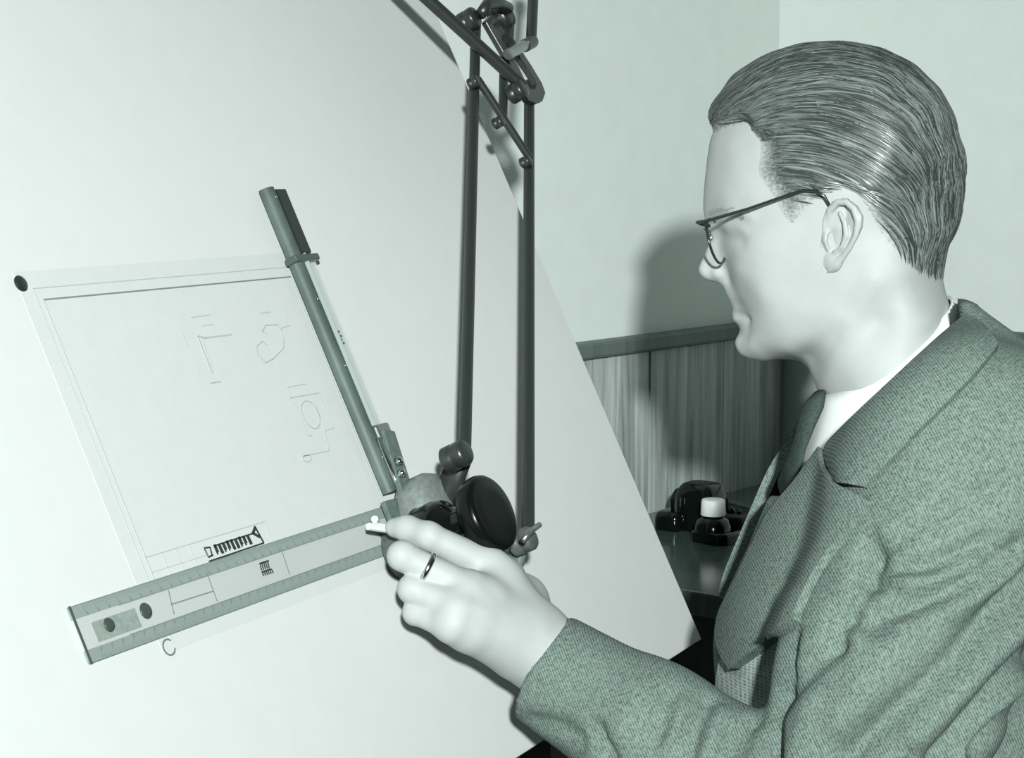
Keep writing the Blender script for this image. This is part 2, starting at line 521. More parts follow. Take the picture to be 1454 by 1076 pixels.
for pts_, wd in [
    ([(372, 471), (377, 462), (393, 461), (399, 468), (403, 484), (402, 495), (387, 510), (377, 515), (366, 504), (364, 492), (372, 485), (379, 490)], .0010),
    ([(369, 445), (383, 443)], .0008), ([(399, 466), (412, 462)], .0008), ([(405, 448), (408, 460)], .0007), ([(372, 470), (379, 474)], .0008)]: sk.ribbon(pxl(pts_), wd, TH)
obj('sketch', sk, M_PENCIL_L, parent=sheet)
sk = MB()
for pts_, wd in [
    ([(408, 550), (435, 545)], .0007), ([(408, 550), (412, 565)], .0007), ([(412, 565), (452, 558)], .0010), ([(452, 558), (473, 608), (461, 612)], .0007), ([(418, 572), (437, 618), (443, 619)], .0007),
    ([(461, 613), (467, 640), (429, 648)], .0009), ([(444, 567), (462, 612)], .0006)]: sk.ribbon(pxl(pts_), wd, TH)
ell = []
for i in range(25):
    q = 2 * math.pi * i / 24
    a_, b_ = 11 * math.cos(q), 21 * math.sin(q)
    c_, s_ = math.cos(math.radians(-24)), math.sin(math.radians(-24))
    ell.append((441 + a_ * c_ - b_ * s_, 589 + a_ * s_ + b_ * c_))
sk.ribbon(pxl(ell), .0009, TH)
ell = [(436 + 6 * math.cos(i / 10 * 2 * math.pi), 651 + 5 * math.sin(i / 10 * 2 * math.pi)) for i in range(11)]
sk.ribbon(pxl(ell), .0008, TH)
obj('sketch', sk, M_PENCIL_L, parent=sheet)
# title block with its (laterally reversed, unreadable) lettering
TU0, TU1, TV = FU0, -.2265, .0652
blk_ = MB()
blk_.ribbon([(TU0, TV), (TU1, TV)], .0008, TH)
blk_.ribbon([(TU1, TV), (TU1, FV0)], .0006, TH)
for q in (.016, .030, .044, .058):
    blk_.ribbon([(TU0 + q, TV), (TU0 + q, FV0)], .0005, TH)
blk_.ribbon([(TU0, TV - .010), (TU0 + .058, TV - .010)], .0005, TH)
obj('title_block', blk_, M_PENCIL_L, parent=sheet)
let = MB()
def brow(px, py): return buv(px, py, TH)
base0, base1 = np.array(brow(297, 797)), np.array(brow(374, 771))
let.ribbon([tuple(base0), tuple(base1)], .0012, TH)
# a tall initial at the right end
let.ribbon([brow(374, 770), brow(362, 748)], .0016, TH)
let.ribbon([brow(362, 749), brow(359, 757), brow(368, 762)], .0022, TH)
let.ribbon([brow(360, 757), brow(304, 775)], .0011, TH)
glyphs = [0, 1, 2, 0, 3, 1, 0, 2, 1]
for i, g in enumerate(glyphs):
    q = i / len(glyphs)
    a_ = np.array(brow(304 + 52 * q, 775 - 16.5 * q)); b_ = np.array(brow(309 + 52 * q, 786 - 16.5 * q))
    c_ = np.array(brow(308.5 + 52 * q, 773.5 - 16.5 * q)); d_ = np.array(brow(313.5 + 52 * q, 784.5 - 16.5 * q))
    m1_, m2_ = a_ * .55 + c_ * .45, b_ * .55 + d_ * .45
    k0, k1 = (.0, 1.0) if g in (0, 2) else (.12, .9)
    let.ribbon([tuple(a_ + (b_ - a_) * k0), tuple(a_ + (b_ - a_) * k1)], .0016, TH)
    let.ribbon([tuple(m1_ + (m2_ - m1_) * (1 - k1)), tuple(m1_ + (m2_ - m1_) * (.8 + .2 * k0))], .0011, TH)
    if g in (1, 3): let.ribbon([tuple(b_), tuple(m2_)], .0020, TH)
    if g in (0, 3): let.ribbon([tuple(a_), tuple(m1_)], .0018, TH)
let.ribbon([brow(290, 778), brow(296, 791), brow(302, 788)], .0012, TH)
let.ribbon([brow(290, 778), brow(298, 777), brow(301, 788)], .0012, TH)
obj('lettering', let, M_INK, parent=sheet)
tu, tv = buv(32, 401, .002)
tack = obj('thumbtack', MB().lathe(bw(tu, tv, TH), BN, [(0, .0054), (.0006, .0054), (.0016, .0042), (.0021, .0025), (.0022, .0005)], 28), mat('tack_steel', .10, rough=.25, metal=.8), smooth=True, auto=50)
tag(tack, 'round dark steel thumbtack in the corner of the drawing sheet', 'thumbtack')
# ================================================================== the drafting machine
hc = bw(-.087, .013, 0)
mach = thing('drafting_machine', 'drafting machine with dark parallel arms, black control knob and two rulers on the board', 'drafting machine', bw(-.06, .02, 0))
# --- ruler across the sheet
RU0, RU1, RV0, RV1 = -.440, -.062, .0155, .0500
rh = obj('ruler', MB().bbox(RU0, RU1, RV0 + .0075, RV1 - .0075, .0012, .0036), M_CELL, parent=mach, bevel=.0004)
rh['label'] = 'clear celluloid ruler lying across the sheet'
def bevelled(v0, v1, th0, th1):
    P = [bw(RU0, v0, .0012), bw(RU0, v1, .0012), bw(RU0, v1, .0012 + th1), bw(RU0, v0, .0012 + th0)]
    return MB().prism(P, BU * (RU1 - RU0))
obj('scale_edge', bevelled(RV1 - .0075, RV1, .0024, .0008), M_CELLD, parent=rh)
obj('scale_edge', bevelled(RV0, RV0 + .0075, .0008, .0024), M_CELLD, parent=rh)
tk = MB(); nm = MB()
def tick(mbx, u, v0, v1, wd, w0, w1):
    mbx.prism([bw(u - wd / 2, v0, w0), bw(u + wd / 2, v0, w0), bw(u + wd / 2, v1, w1), bw(u - wd / 2, v1, w1)], BN * .0002)
u = RU0 + .012; i = 0
while u < RU1 - .006:
    L = .0046 if i % 5 == 0 else .0028
    tick(tk, u, RV1, RV1 - L, .0005, .0021, .0021 + .2 * L)
    tick(tk, u, RV0, RV0 + L, .0005, .0021, .0021 + .2 * L)
    if i % 5 == 0:
        tick(nm, u + .0006, RV1 - .0052, RV1 - .0072, .0016, .0032, .0036)
        tick(nm, u + .0006, RV0 + .0052, RV0 + .0072, .0016, .0032, .0036)
    u += .002; i += 1
o = obj('scale_marks', tk, M_PENCIL, parent=rh); o['kind'] = 'stuff'
o = obj('scale_numerals', nm, M_PENCIL, parent=rh); o['kind'] = 'stuff'
mb = MB()
mb.ribbon([(RU0 + .0005, RV0), (RU0 + .0005, RV1)], .0016, .0030, .0007)
obj('end_edge', mb, mat('ruler_end_dark', .07, rough=.5), parent=rh)
for vv in (RV1, RV0): obj('rim_line', MB().ribbon([(RU0, vv), (RU1, vv)], .0005, .0020, .0004), M_PENCIL, parent=rh)
for vv in (RV1 - .0078, RV0 + .0078):
    obj('rim_line', MB().ribbon([(RU0 + .040, vv), (RU1, vv)], .0006, .0036, .0002), M_PENCIL, parent=rh)
obj('end_plate', MB().bbox(RU0 + .012, RU0 + .052, .0255, .0375, .0036, .0042), mat('end_plate_grey', .33, rough=.5, noise=.15, nscale=300, alpha=.8), parent=rh)
for px, py, r in ((155, 887, .0045), (207, 867, .0052)):
    a_, b_ = buv(px, py, .0042)
    obj('screw', MB().lathe(bw(a_, b_, .0042), BN, [(0, r), (.0007, r * .9), (.0010, r * .5)], 20), mat('dark_screw', .06, rough=.35), parent=rh, smooth=True)
for p0, p1 in (((239, 838), (247, 872)), ((243, 858), (303, 839)), ((293, 812), (308, 853)), ((398, 776), (411, 815))):
    obj('engraved_line', MB().ribbon([buv(*p0, .0036), buv(*p1, .0036)], .0007, .0036, .0002), M_PENCIL, parent=rh)
ln = MB()
for y0, hh, nn, xs in ((800, 9, 5, 369), (812, 5, 6, 372)):
    for i in range(nn):
        ln.ribbon([buv(xs + i * 2.7, y0 - i * .8, .0036), buv(xs + i * 2.7 + 2.2, y0 - i * .8 + hh, .0036)], .0011, .0036, .0002)
    ln.ribbon([buv(xs, y0, .0036), buv(xs + 12, y0 - 4, .0036)], .0011, .0036, .0002)
obj('numeral', ln, M_INK, parent=rh)

# --- ruler running up the sheet
W0 = .0085
rv = obj('ruler', MB().bbox(-.0665, -.0505, .095, .253, W0, W0 + .002), M_CELL, parent=mach, bevel=.0004)
rv['label'] = 'celluloid ruler with a dark metal back standing up the sheet'
# half-round dark metal back
prof = []
for i in range(9):
    q = math.pi * i / 8
    prof.append((-.0735 - .0072 * math.cos(q), W0 - .003 + .0085 * math.sin(q)))
obj('metal_back', MB().prism([bw(a_, .058, b_) for a_, b_ in prof], BV * (.309 - .058)), mat('ruler_back', .085, rough=.5, spec=.3, noise=.25, nscale=30), parent=rv, smooth=True, auto=35)
obj('top_strip', MB().bbox(-.0658, -.0520, .254, .308, W0 - .001, W0 + .003), mat('ruler_top_dark', .015, rough=.25), parent=rv, bevel=.0006)
obj('clasp', MB().bbox(-.0825, -.050, .2462, .2520, W0 - .005, W0 + .0072), mat('clasp_metal', .065, rough=.3, spec=.7), parent=rv, bevel=.0015)
obj('clasp', MB().bbox(-.0700, -.0500, .095, .110, W0 - .003, W0 + .0075), M_NICKEL, parent=rv, bevel=.002)
obj('inner_edge', MB().bbox(-.0668, -.0660, .07, .253, W0, W0 + .006), mat('ruler_edge_pale', .36, rough=.4), parent=rv)
mk = MB()
for (px, py) in ((475, 469), (481, 471), (484, 477), (485, 482), (488, 487), (478, 474), (483, 490)):
    a_, b_ = buv(px, py, W0 + .002)
    mk.bbox(a_ - .0009, a_ + .0009, b_ - .0009, b_ + .0009, W0 + .002, W0 + .0022)
obj('stamp_mark', mk, M_INK, parent=rv)
for vv in (.085, .16, .215, .30):
    obj('rivet', MB().lathe(bw(-.0735, vv, W0 + .005), BN, [(0, .0016), (.0008, .0014), (.0012, .0006)], 12), M_CHROME, parent=rv, smooth=True)

# --- chuck strip that carries the rulers
def bar_px(p0, p1, w0, w1, wd, th, n=None):
    """flat bar between two pixels at heights w0, w1 over the board"""
    a = np.asarray(bp(*p0, w0)); b = np.asarray(bp(*p1, w1))
    d = b - a; d /= np.linalg.norm(d)
    s_ = np.cross(BN, d); s_ /= np.linalg.norm(s_)
    nn = np.cross(d, s_)
    return MB().box(a - s_ * wd / 2 - nn * th / 2, b - a, s_ * wd, nn * th)
obj('chuck_strip', bar_px((549, 612), (583, 722), .016, .018, .016, .005), mat('chuck_metal', .115, rough=.35, noise=.2, nscale=200), parent=mach, bevel=.0012)
obj('chuck_rim', MB().tube([bp(536, 622, .015), bp(562, 682, .016), bp(572, 706, .016), bp(572, 716, .014)], .0022, 10), M_CHROME, parent=mach, smooth=True)
obj('chuck_strip', bar_px((548, 728), (606, 712), .012, .016, .017, .005), mat('chuck_metal', .1), parent=mach, bevel=.0012)
for px, py, w in ((590, 719, .020), (570, 672, .021), (566, 655, .021)):
    obj('chuck_screw', MB().lathe(bp(px, py, w), BN, [(-.002, .0034), (.002, .0034), (.0032, .002), (.0034, .0005)], 16), M_CHROME, parent=mach, smooth=True)
# clamp lever under the index finger
lv = MB()
P = [bp(518, 744, .022), bp(533, 744, .023), bp(552, 748, .025), bp(582, 762, .028), bp(580, 764, .028), bp(552, 758, .025), bp(519, 753, .022)]
lv.prism(P, BN * .004)
obj('clamp_lever', lv, mat('pale_lever', .62, rough=.3), parent=mach, bevel=.0012)
obj('lever_stud', MB().tube([bp(537, 748, .016), bp(532, 737, .026)], [.0026, .0026], 12), mat('pale_lever', .62), parent=mach, smooth=True, auto=50)
obj('lever_screw', MB().lathe(bp(546, 764, .004), BN, [(0, .005), (.010, .005), (.012, .003)], 16), M_NICKEL, parent=mach, smooth=True, auto=50)
obj('lever_post', MB().lathe(bp(545, 757, .004), BN, [(0, .004), (.019, .004), (.02, .003)], 16), M_STEEL, parent=mach, smooth=True, auto=50)

# --- control head
hu, hv = buv(700, 727, .092)
ax0 = bw(hu, hv, 0)
obj('head_base', MB().lathe(bw(hu, hv, .004), BN, [(0, .020), (.002, .022), (.020, .022), (.026, .020)], 40), M_CAST, parent=mach, smooth=True, auto=40)
gu, gv = buv(626, 714, .036)
obj('head_casting', MB().lathe(bw(gu, gv, .010), BN, [(0, .024), (.004, .0265), (.020, .0265), (.026, .024), (.029, .018), (.030, .006), (.0302, .0005)], 40), M_CAST2, parent=mach, smooth=True, auto=60)
obj('head_link', MB().prism([bw(hu - .02, hv - .01, .008), bw(hu + .03, hv - .02, .008), bw(gu + .02, gv + .01, .008), bw(gu - .024, gv, .008)], BN * .022), M_CAST, parent=mach, bevel=.003)
cup = MB().lathe(bw(hu, hv, .030), BN, [(0, .0235), (.002, .0250), (.016, .0255), (.024, .0235), (.029, .018), (.033, .013), (.046, .013)], 48)
obj('knob_cup', cup, M_BLACK, parent=mach, smooth=True, auto=50)
obj('cup_rim', MB().tube([bw(hu + .0252 * math.cos(q), hv + .0252 * math.sin(q), .032) for q in np.linspace(0, 2 * math.pi, 49)[:-1]], .0007, 8, closed=True), M_NICKEL, parent=mach, smooth=True)
kn = MB().lathe(bw(hu, hv, .074), BN, [(0, .010), (.002, .024), (.005, .0275), (.010, .0292), (.0145, .0296), (.018, .0287), (.0198, .0270), (.0202, .0255), (.0204, .015), (.0205, .0005)], 56)
obj('control_knob', kn, mat('knob_black', .004, rough=.25, spec=.2), parent=mach, smooth=True, auto=60)
obj('lever_tip', MB().lathe(bp(607, 740, .030), BN, [(0, .002), (.006, .003), (.008, .0015)], 12), M_CHROME, parent=mach, smooth=True)
obj('casting_screw', MB().lathe(bp(644, 691, .043), BN, [(-.004, .004), (.003, .004), (.0045, .002)], 16), M_CAST, parent=mach, smooth=True, auto=50)

# --- the two long parallel arms
AW = .070
def joint(px, py, w0, w1, r, m=M_STEEL, name='joint'):
    u_, v_ = buv(px, py, w1)
    h = w1 - w0
    pr = [(0, r * .80), (h * .08, r), (h * .42, r), (h * .46, r * .93), (h * .54, r * .93), (h * .58, r), (h * .86, r), (h * .96, r * .86), (h, r * .55), (h * 1.01, r * .1)]
    return obj(name, MB().lathe(bw(u_, v_, w0), BN, pr, 32), m, parent=mach, smooth=True, auto=45)
def arm(p0, p1, w0, w1, r, name='arm', m=M_ARM, n=16):
    return obj(name, MB().tube([bp(*p0, w0), bp(*p1, w1)], r, n), m, parent=mach, smooth=True, auto=50)
arm((676, 22), (660, 642), AW, AW, .0048)
arm((751.5, 118), (750, 762), AW, AW, .0050)
joint(664, 640, .060, .081, .0100)
joint(757, 762, .062, .081, .0095, m=M_CAST)
obj('wing_pin', MB().tube([bp(742, 768, .088), bp(752, 755, .092), bp(766, 745, .092)], [.0026, .0024, .0022], 10), M_NICKEL, parent=mach, smooth=True)
# brackets from the joints to the head
obj('bracket', MB().tube([bp(655, 648, .058), bp(646, 668, .050), bp(638, 692, .040), bp(632, 712, .030)], [(.010, .007), (.011, .007), (.012, .008), (.012, .008)], 14, flat=BN), M_STEEL, parent=mach, smooth=True, auto=60)
obj('bracket', MB().tube([bp(748, 762, .062), bp(736, 782, .056), bp(729, 808, .048), bp(712, 830, .040), bw(hu + .01, hv - .01, .02)], [(.0085, .006), (.0085, .006), (.009, .006), (.010, .007), (.012, .008)], 14, flat=BN), mat('bracket_metal', .13, rough=.3, spec=.7), parent=mach, smooth=True, auto=60)
# --- the elbow at the top: two discs, a slotted plate, the upper arms and the thin stay
joint(677, 22, .066, .084, .0100)
joint(724, 18, .066, .086, .0125)
obj('elbow_yoke', MB().tube([bp(683, 20, .088), bp(692, 6, .092), bp(708, 4, .094), bp(722, 12, .092)], .0055, 12), M_STEEL, parent=mach, smooth=True)
# slotted elbow plate, cut as one ring-shaped link
OUTP = [(683, 34), (689, 26), (699, 24), (714, 46), (730, 70), (748, 97), (763, 122), (768, 136), (764, 147), (754, 151), (742, 146), (730, 128), (720, 104), (712, 84), (698, 60)]
INP = [(694, 40), (698, 37), (703, 42), (715, 62), (727, 80), (741, 100), (751, 116), (754, 124), (752, 130), (749, 131), (745, 128), (737, 114), (729, 98), (719, 80), (704, 56)]
def ring_plate(outer, inner, w0, w1):
    n_ = len(outer); mb_ = MB()
    P = [bp(*p_, w0) for p_ in outer] + [bp(*p_, w0) for p_ in inner]
    vs_ = P + [p_ + BN * (w1 - w0) for p_ in P]
    fs_ = []
    for i_ in range(n_):
        j_ = (i_ + 1) % n_
        fs_ += [(i_, j_, n_ + j_, n_ + i_), (2 * n_ + i_, 3 * n_ + i_, 3 * n_ + j_, 2 * n_ + j_), (i_, 2 * n_ + i_, 2 * n_ + j_, j_), (n_ + i_, n_ + j_, 3 * n_ + j_, 3 * n_ + i_)]
    return mb_.add(vs_, fs_)
obj('elbow_plate', ring_plate(OUTP, INP, .073, .079), M_STEEL, parent=mach, bevel=.0012)
joint(745, 124, .078, .095, .0092)
# upper arm going up and left out of the picture to the clamp on the board's top edge
e0 = bp(742, 122, .090); e1 = bp(605, -3, .070)
d_ = (e1 - e0) / np.linalg.norm(e1 - e0)
top_end = e0 + d_ * .34
obj('upper_arm', MB().tube([e0, top_end], .0058, 16), M_ARM, parent=mach, smooth=True, auto=50)
f0 = bp(754, 62, .092); f1 = bp(757, -3, .092)
d2 = (f1 - f0) / np.linalg.norm(f1 - f0)
obj('upper_arm', MB().tube([f0, f0 + d2 * .19], .0052, 16), M_ARM, parent=mach, smooth=True, auto=50)
obj('crank_pin', MB().tube([bp(722, 77, .092), bp(751, 61, .092)], [.0052, .0052], 16), M_NICKEL, parent=mach, smooth=True, auto=50)
obj('crank_pin_end', MB().tube([bp(745, 65, .092), bp(756, 59, .092)], [.0062, .0062], 16), M_STEEL, parent=mach, smooth=True, auto=50)
arm((716, 60), (714, 168), .074, .074, .0042, 'stay')
arm((722, 25), (720, 60), .074, .078, .0062, 'stay')
arm((678, 112), (753, 226), .079, .079, .0036, 'stay')
for px, py in ((679, 113), (714, 170), (753, 226)):
    joint(px, py, .074, .084, .0052, name='pivot')
# clamp that holds the upper arms to the top of the board
ce = top_end - BO
cu_, cv_ = float(ce @ BU), float(ce @ BV)
obj('board_clamp', MB().bbox(cu_ - .030, cu_ + .030, cv_ - .045, cv_ + .045, 0.0, .012), M_CAST, parent=mach, bevel=.004)
obj('clamp_post', MB().lathe(bw(cu_, cv_, .010), BN, [(0, .022), (.004, .018), (.030, .014), (.036, .016), (.058, .016), (.062, .012), (.064, .002)], 28), M_STEEL, parent=mach, smooth=True, auto=45)
obj('counter_arm_end', MB().lathe(f0 + d2 * .185, d2, [(-.01, .0052), (0, .008), (.012, .008), (.015, .004)], 20), M_STEEL, parent=mach, smooth=True, auto=45)
# ================================================================== sculpting helpers
def surface_nets(Fg, org, h):
    """smooth surface of Fg = 0 (inside negative) on a regular grid"""
    nx, ny, nz = Fg.shape
    neg = Fg < 0
    cshape = (nx - 1, ny - 1, nz - 1)
    cnt = np.zeros(cshape, np.int16)
    acc = np.zeros(cshape + (3,), np.float32)
    corners = [(a, b, c) for a in (0, 1) for b in (0, 1) for c in (0, 1)]
    def sl(c): return tuple(slice(c[i], (nx, ny, nz)[i] - 1 + c[i]) for i in range(3))
    for a in corners:
        for ax in range(3):
            if a[ax]: continue
            b = list(a); b[ax] = 1
            fa, fb = Fg[sl(a)], Fg[sl(b)]
            m = neg[sl(a)] != neg[sl(b)]
            if not m.any(): continue
            t = np.zeros(cshape, np.float32)
            t[m] = fa[m] / (fa[m] - fb[m])
            cnt[m] += 1
            for i in range(3):
                if i == ax: acc[..., i][m] += t[m]
                elif a[i]: acc[..., i][m] += 1
    act = cnt > 0
    idx = np.full(cshape, -1, np.int64)
    ijk = np.argwhere(act)
    idx[act] = np.arange(len(ijk))
    V = (ijk + acc[act] / cnt[act][:, None]) * h + np.asarray(org)
    faces = []
    for ax in range(3):
        s0 = [slice(None)] * 3; s1 = [slice(None)] * 3
        s0[ax] = slice(0, -1); s1[ax] = slice(1, None)
        d = neg[tuple(s0)] != neg[tuple(s1)]
        e = np.argwhere(d)
        o1, o2 = [(1, 2), (2, 0), (0, 1)][ax]
        lim = np.array(cshape)
        ok = (e[:, o1] > 0) & (e[:, o2] > 0) & (e[:, o1] < lim[o1]) & (e[:, o2] < lim[o2])
        e = e[ok]
        inside = neg[tuple(s0)][tuple(e.T)]
        def g(d1, d2):
            q = e.copy(); q[:, o1] -= d1; q[:, o2] -= d2
            return idx[tuple(q.T)]
        quad = np.stack([g(1, 1), g(0, 1), g(0, 0), g(1, 0)], 1)
        quad[~inside] = quad[~inside][:, ::-1]
        faces.append(quad)
    Fq = np.concatenate(faces)
    Fq = Fq[(Fq >= 0).all(1)]
    return V.astype(float), Fq
def relax(V, Fq, it=2, lam=0.5, fix=None):
    E = np.concatenate([Fq[:, [0, 1]], Fq[:, [1, 2]], Fq[:, [2, 3]], Fq[:, [3, 0]]])
    n = len(V)
    for k in range(it):
        S = np.zeros_like(V); c = np.zeros(n)
        for i in range(3):
            S[:, i] = np.bincount(E[:, 0], V[E[:, 1], i], n) + np.bincount(E[:, 1], V[E[:, 0], i], n)
        c = np.bincount(E[:, 0], minlength=n) + np.bincount(E[:, 1], minlength=n)
        T = V + lam * (S / np.maximum(c, 1)[:, None] - V)
        if fix is not None: T[fix] = V[fix]
        V = T
    return V
def vnormals(V, Fq):
    n = np.cross(V[Fq[:, 2]] - V[Fq[:, 0]], V[Fq[:, 3]] - V[Fq[:, 1]])
    N = np.zeros_like(V)
    for j in range(4):
        for i in range(3): N[:, i] += np.bincount(Fq[:, j], n[:, i], len(V))
    return N / (np.linalg.norm(N, axis=1)[:, None] + 1e-12)
def sub_mesh(V, Fq, keep):
    f = Fq[keep]
    used = np.unique(f)
    mp = np.full(len(V), -1); mp[used] = np.arange(len(used))
    return V[used], mp[f], used
def fast_obj(name, V, Fq, m, parent, smooth=True):
    mb = MB(); mb.v = V; mb.f = [tuple(q) for q in Fq.tolist()]
    return obj(name, mb, m, parent=parent, smooth=smooth)
def smin(a, b, k):
    h = np.clip(.5 + .5 * (b - a) / k, 0, 1)
    return b * (1 - h) + a * h - k * h * (1 - h)
def smax(a, b, k): return -smin(-a, -b, k)
class Grid:
    def __init__(s, lo, hi, h):
        s.lo = np.asarray(lo, float); s.h = h
        s.n = np.ceil((np.asarray(hi) - s.lo) / h).astype(int) + 1
        ax = [s.lo[i] + h * np.arange(s.n[i]) for i in range(3)]
        s.ax = ax
        s.F = np.full(tuple(s.n), 1.0, np.float32)
    def box(s, lo, hi):
        a = np.clip(np.floor((np.asarray(lo) - s.lo) / s.h).astype(int), 0, s.n - 1)
        b = np.clip(np.ceil((np.asarray(hi) - s.lo) / s.h).astype(int) + 1, 1, s.n)
        sl = tuple(slice(a[i], b[i]) for i in range(3))
        X, Y, Z = np.meshgrid(s.ax[0][sl[0]], s.ax[1][sl[1]], s.ax[2][sl[2]], indexing='ij')
        return sl, X.astype(np.float32), Y.astype(np.float32), Z.astype(np.float32)
    def cone(s, a, b, ra, rb, k=0.004, flat=None, fs=1.0):
        """round cone from a to b, smoothly joined; flat: direction in which it is squashed by fs"""
        a = np.asarray(a, float); b = np.asarray(b, float)
        m = max(ra, rb) * max(1, fs) + 3 * k + 2 * s.h
        sl, X, Y, Z = s.box(np.minimum(a, b) - m, np.maximum(a, b) + m)
        d = b - a; L2 = max(d @ d, 1e-9)
        t = np.clip(((X - a[0]) * d[0] + (Y - a[1]) * d[1] + (Z - a[2]) * d[2]) / L2, 0, 1)
        px, py, pz = X - a[0] - t * d[0], Y - a[1] - t * d[1], Z - a[2] - t * d[2]
        if flat is not None:
            q = px * flat[0] + py * flat[1] + pz * flat[2]
            g = (1 / fs - 1)
            px, py, pz = px + q * g * flat[0], py + q * g * flat[1], pz + q * g * flat[2]
        D = np.sqrt(px * px + py * py + pz * pz) - (ra + t * (rb - ra))
        s.F[sl] = smin(s.F[sl], D, k)
    def net(s): return surface_nets(s.F, s.lo, s.h)
def rbf2(P, val):
    """thin-plate surface through scattered values"""
    P = np.asarray(P, float); n = len(P)
    sc = 100.0
    Q = P / sc
    r = np.sqrt(((Q[:, None] - Q[None]) ** 2).sum(-1))
    K = np.where(r > 0, r * r * np.log(r + 1e-12), 0) + np.eye(n) * 1e-4
    A = np.zeros((n + 3, n + 3))
    A[:n, :n] = K; A[:n, n] = 1; A[:n, n + 1:] = Q; A[n, :n] = 1; A[n + 1:, :n] = Q.T
    sol = np.linalg.solve(A, np.concatenate([val, np.zeros(3)]))
    def f(X):
        X = np.asarray(X, float) / sc
        out = np.zeros(len(X))
        for i in range(0, len(X), 20000):
            r = np.sqrt(((X[i:i + 20000, None] - Q[None]) ** 2).sum(-1))
            out[i:i + 20000] = np.where(r > 0, r * r * np.log(r + 1e-12), 0) @ sol[:n] + sol[n] + X[i:i + 20000] @ sol[n + 1:]
        return out
    return f
def poly_sd(P, X):
    """signed distance to a polygon in the plane, negative inside"""
    P = np.asarray(P, float); X = np.asarray(X, float)
    d = np.full(len(X), 1e9); ins = np.zeros(len(X), bool)
    for i in range(len(P)):
        a, b = P[i], P[(i + 1) % len(P)]
        e = b - a; w = X - a
        t = np.clip((w @ e) / max(e @ e, 1e-9), 0, 1)
        d = np.minimum(d, np.hypot(*(w - t[:, None] * e).T))
        c = ((a[1] > X[:, 1]) != (b[1] > X[:, 1]))
        with np.errstate(divide='ignore', invalid='ignore'):
            xi = (b[0] - a[0]) * (X[:, 1] - a[1]) / (b[1] - a[1] + 1e-12) + a[0]
        ins ^= c & (X[:, 0] < xi)
    return np.where(ins, -d, d)
def line_d(P, X):
    P = np.asarray(P, float); d = np.full(len(X), 1e9)
    for i in range(len(P) - 1):
        a, b = P[i], P[i + 1]; e = b - a; w = X - a
        t = np.clip((w @ e) / max(e @ e, 1e-9), 0, 1)
        d = np.minimum(d, np.hypot(*(w - t[:, None] * e).T))
    return d

# ================================================================== the draughtsman: head
HD = 1.42
H0 = pt(1180, 320, HD)
_vr = np.array([ray(1180, 320)[0], ray(1180, 320)[1]]); _vr /= np.linalg.norm(_vr)
D0 = np.array([_vr[0], _vr[1], 0]); R0 = np.array([_vr[1], -_vr[0], 0])
YAW = math.radians(11)
HX = math.cos(YAW) * R0 - math.sin(YAW) * D0           # towards the back of the head
HY = -math.sin(YAW) * R0 - math.cos(YAW) * D0          # towards his left ear
PXS = HD / F * 0.985                                   # metres per photo pixel at the head
def hl(px, py, y=0.0):
    """pixel and sideways offset -> head coordinates"""
    k = 1 - y / HD
    x = ((px - 1180) * PXS * k + y * math.sin(YAW)) / math.cos(YAW)
    return np.array([x, y, (320 - py) * PXS * k])
def hw(P):
    P = np.atleast_2d(P)
    return H0 + P[:, :1] * HX + P[:, 1:2] * HY + P[:, 2:3] * UZ
person_base = np.array([0.36, 1.42, 0.0])
man = thing('person', 'man in a grey suit jacket sitting at the board with his hand on the ruler', 'person', person_base)

SIL = [(1004,196),(1000,225),(997,255),(995,285),(995,303),(1000,318),(1005,333),(1003,348),(998,362),(992,374),(988,384),(989,393),(996,401),(1008,405),(1020,406),(1026,413),(1030,424),(1036,434),(1038,441),(1043,446),(1038,451),(1040,460),(1049,468),(1053,475),(1047,484),(1044,493),(1047,505),(1056,514),(1070,518),(1090,518),(1115,516),(1138,516),(1151,526),(1160,542),(1168,556),(1176,580),(1186,615),(1196,655),(1204,700),
       (1405,700),(1396,640),(1384,560),(1368,490),(1352,448),(1342,418),(1336,392),(1335,365),(1338,342),(1346,318),(1350,290),(1350,255),(1345,215),(1333,175),(1312,138),(1280,110),(1240,92),(1190,83),(1140,85),(1092,97),(1052,120),(1022,155)]
INNER = [(1230,190,75),(1180,120,57),(1110,125,50),(1060,160,46),(1040,220,50),(1015,240,34),(1012,280,34),(1030,290,47),(1090,255,65),(1060,305,57),
  (1040,312,46),(1012,312,22),(1016,330,19),(1030,333,38),(1050,335,52),(1080,350,64),(1062,372,57),(1045,385,46),(1034,372,32),(1024,352,21),
  (1004,388,11.5),(1000,375,8.5),(1014,392,15.5),(1024,396,16.5),(1012,365,10.5),(1014,348,9.0),(1028,380,20),(1033,398,22),
  (1080,420,57),(1056,415,40),(1042,425,22),(1064,450,34),(1052,452,22),(1046,440,14),(1048,462,14),(1058,482,22),(1052,495,15),(1068,500,27),(1085,490,38),
  (1120,478,52),(1160,448,62),(1190,420,66),(1125,502,38),(1095,508,22),(1060,470,25),
  (1190,330,73),(1250,330,68),(1300,300,54),(1325,330,36),(1290,380,57),(1250,450,58),(1205,480,59),(1172,500,47),(1152,508,30),(1220,540,60),(1300,430,54),(1280,520,62),(1325,450,42),(1270,620,66),(1340,560,50),(1215,620,48),(1275,690,70),
  (1280,220,71),(1320,220,49),(1150,170,69),(1240,130,61),(1200,250,77),(1300,160,50),(1130,220,72),(1250,260,75),(1140,350,70),(1120,400,64),(1120,300,69)]
def hp2(px, py): 
    q = hl(px, py, 0.0); return (q[0] * 1000, q[2] * 1000)
S2 = np.array([hp2(*p) for p in SIL])
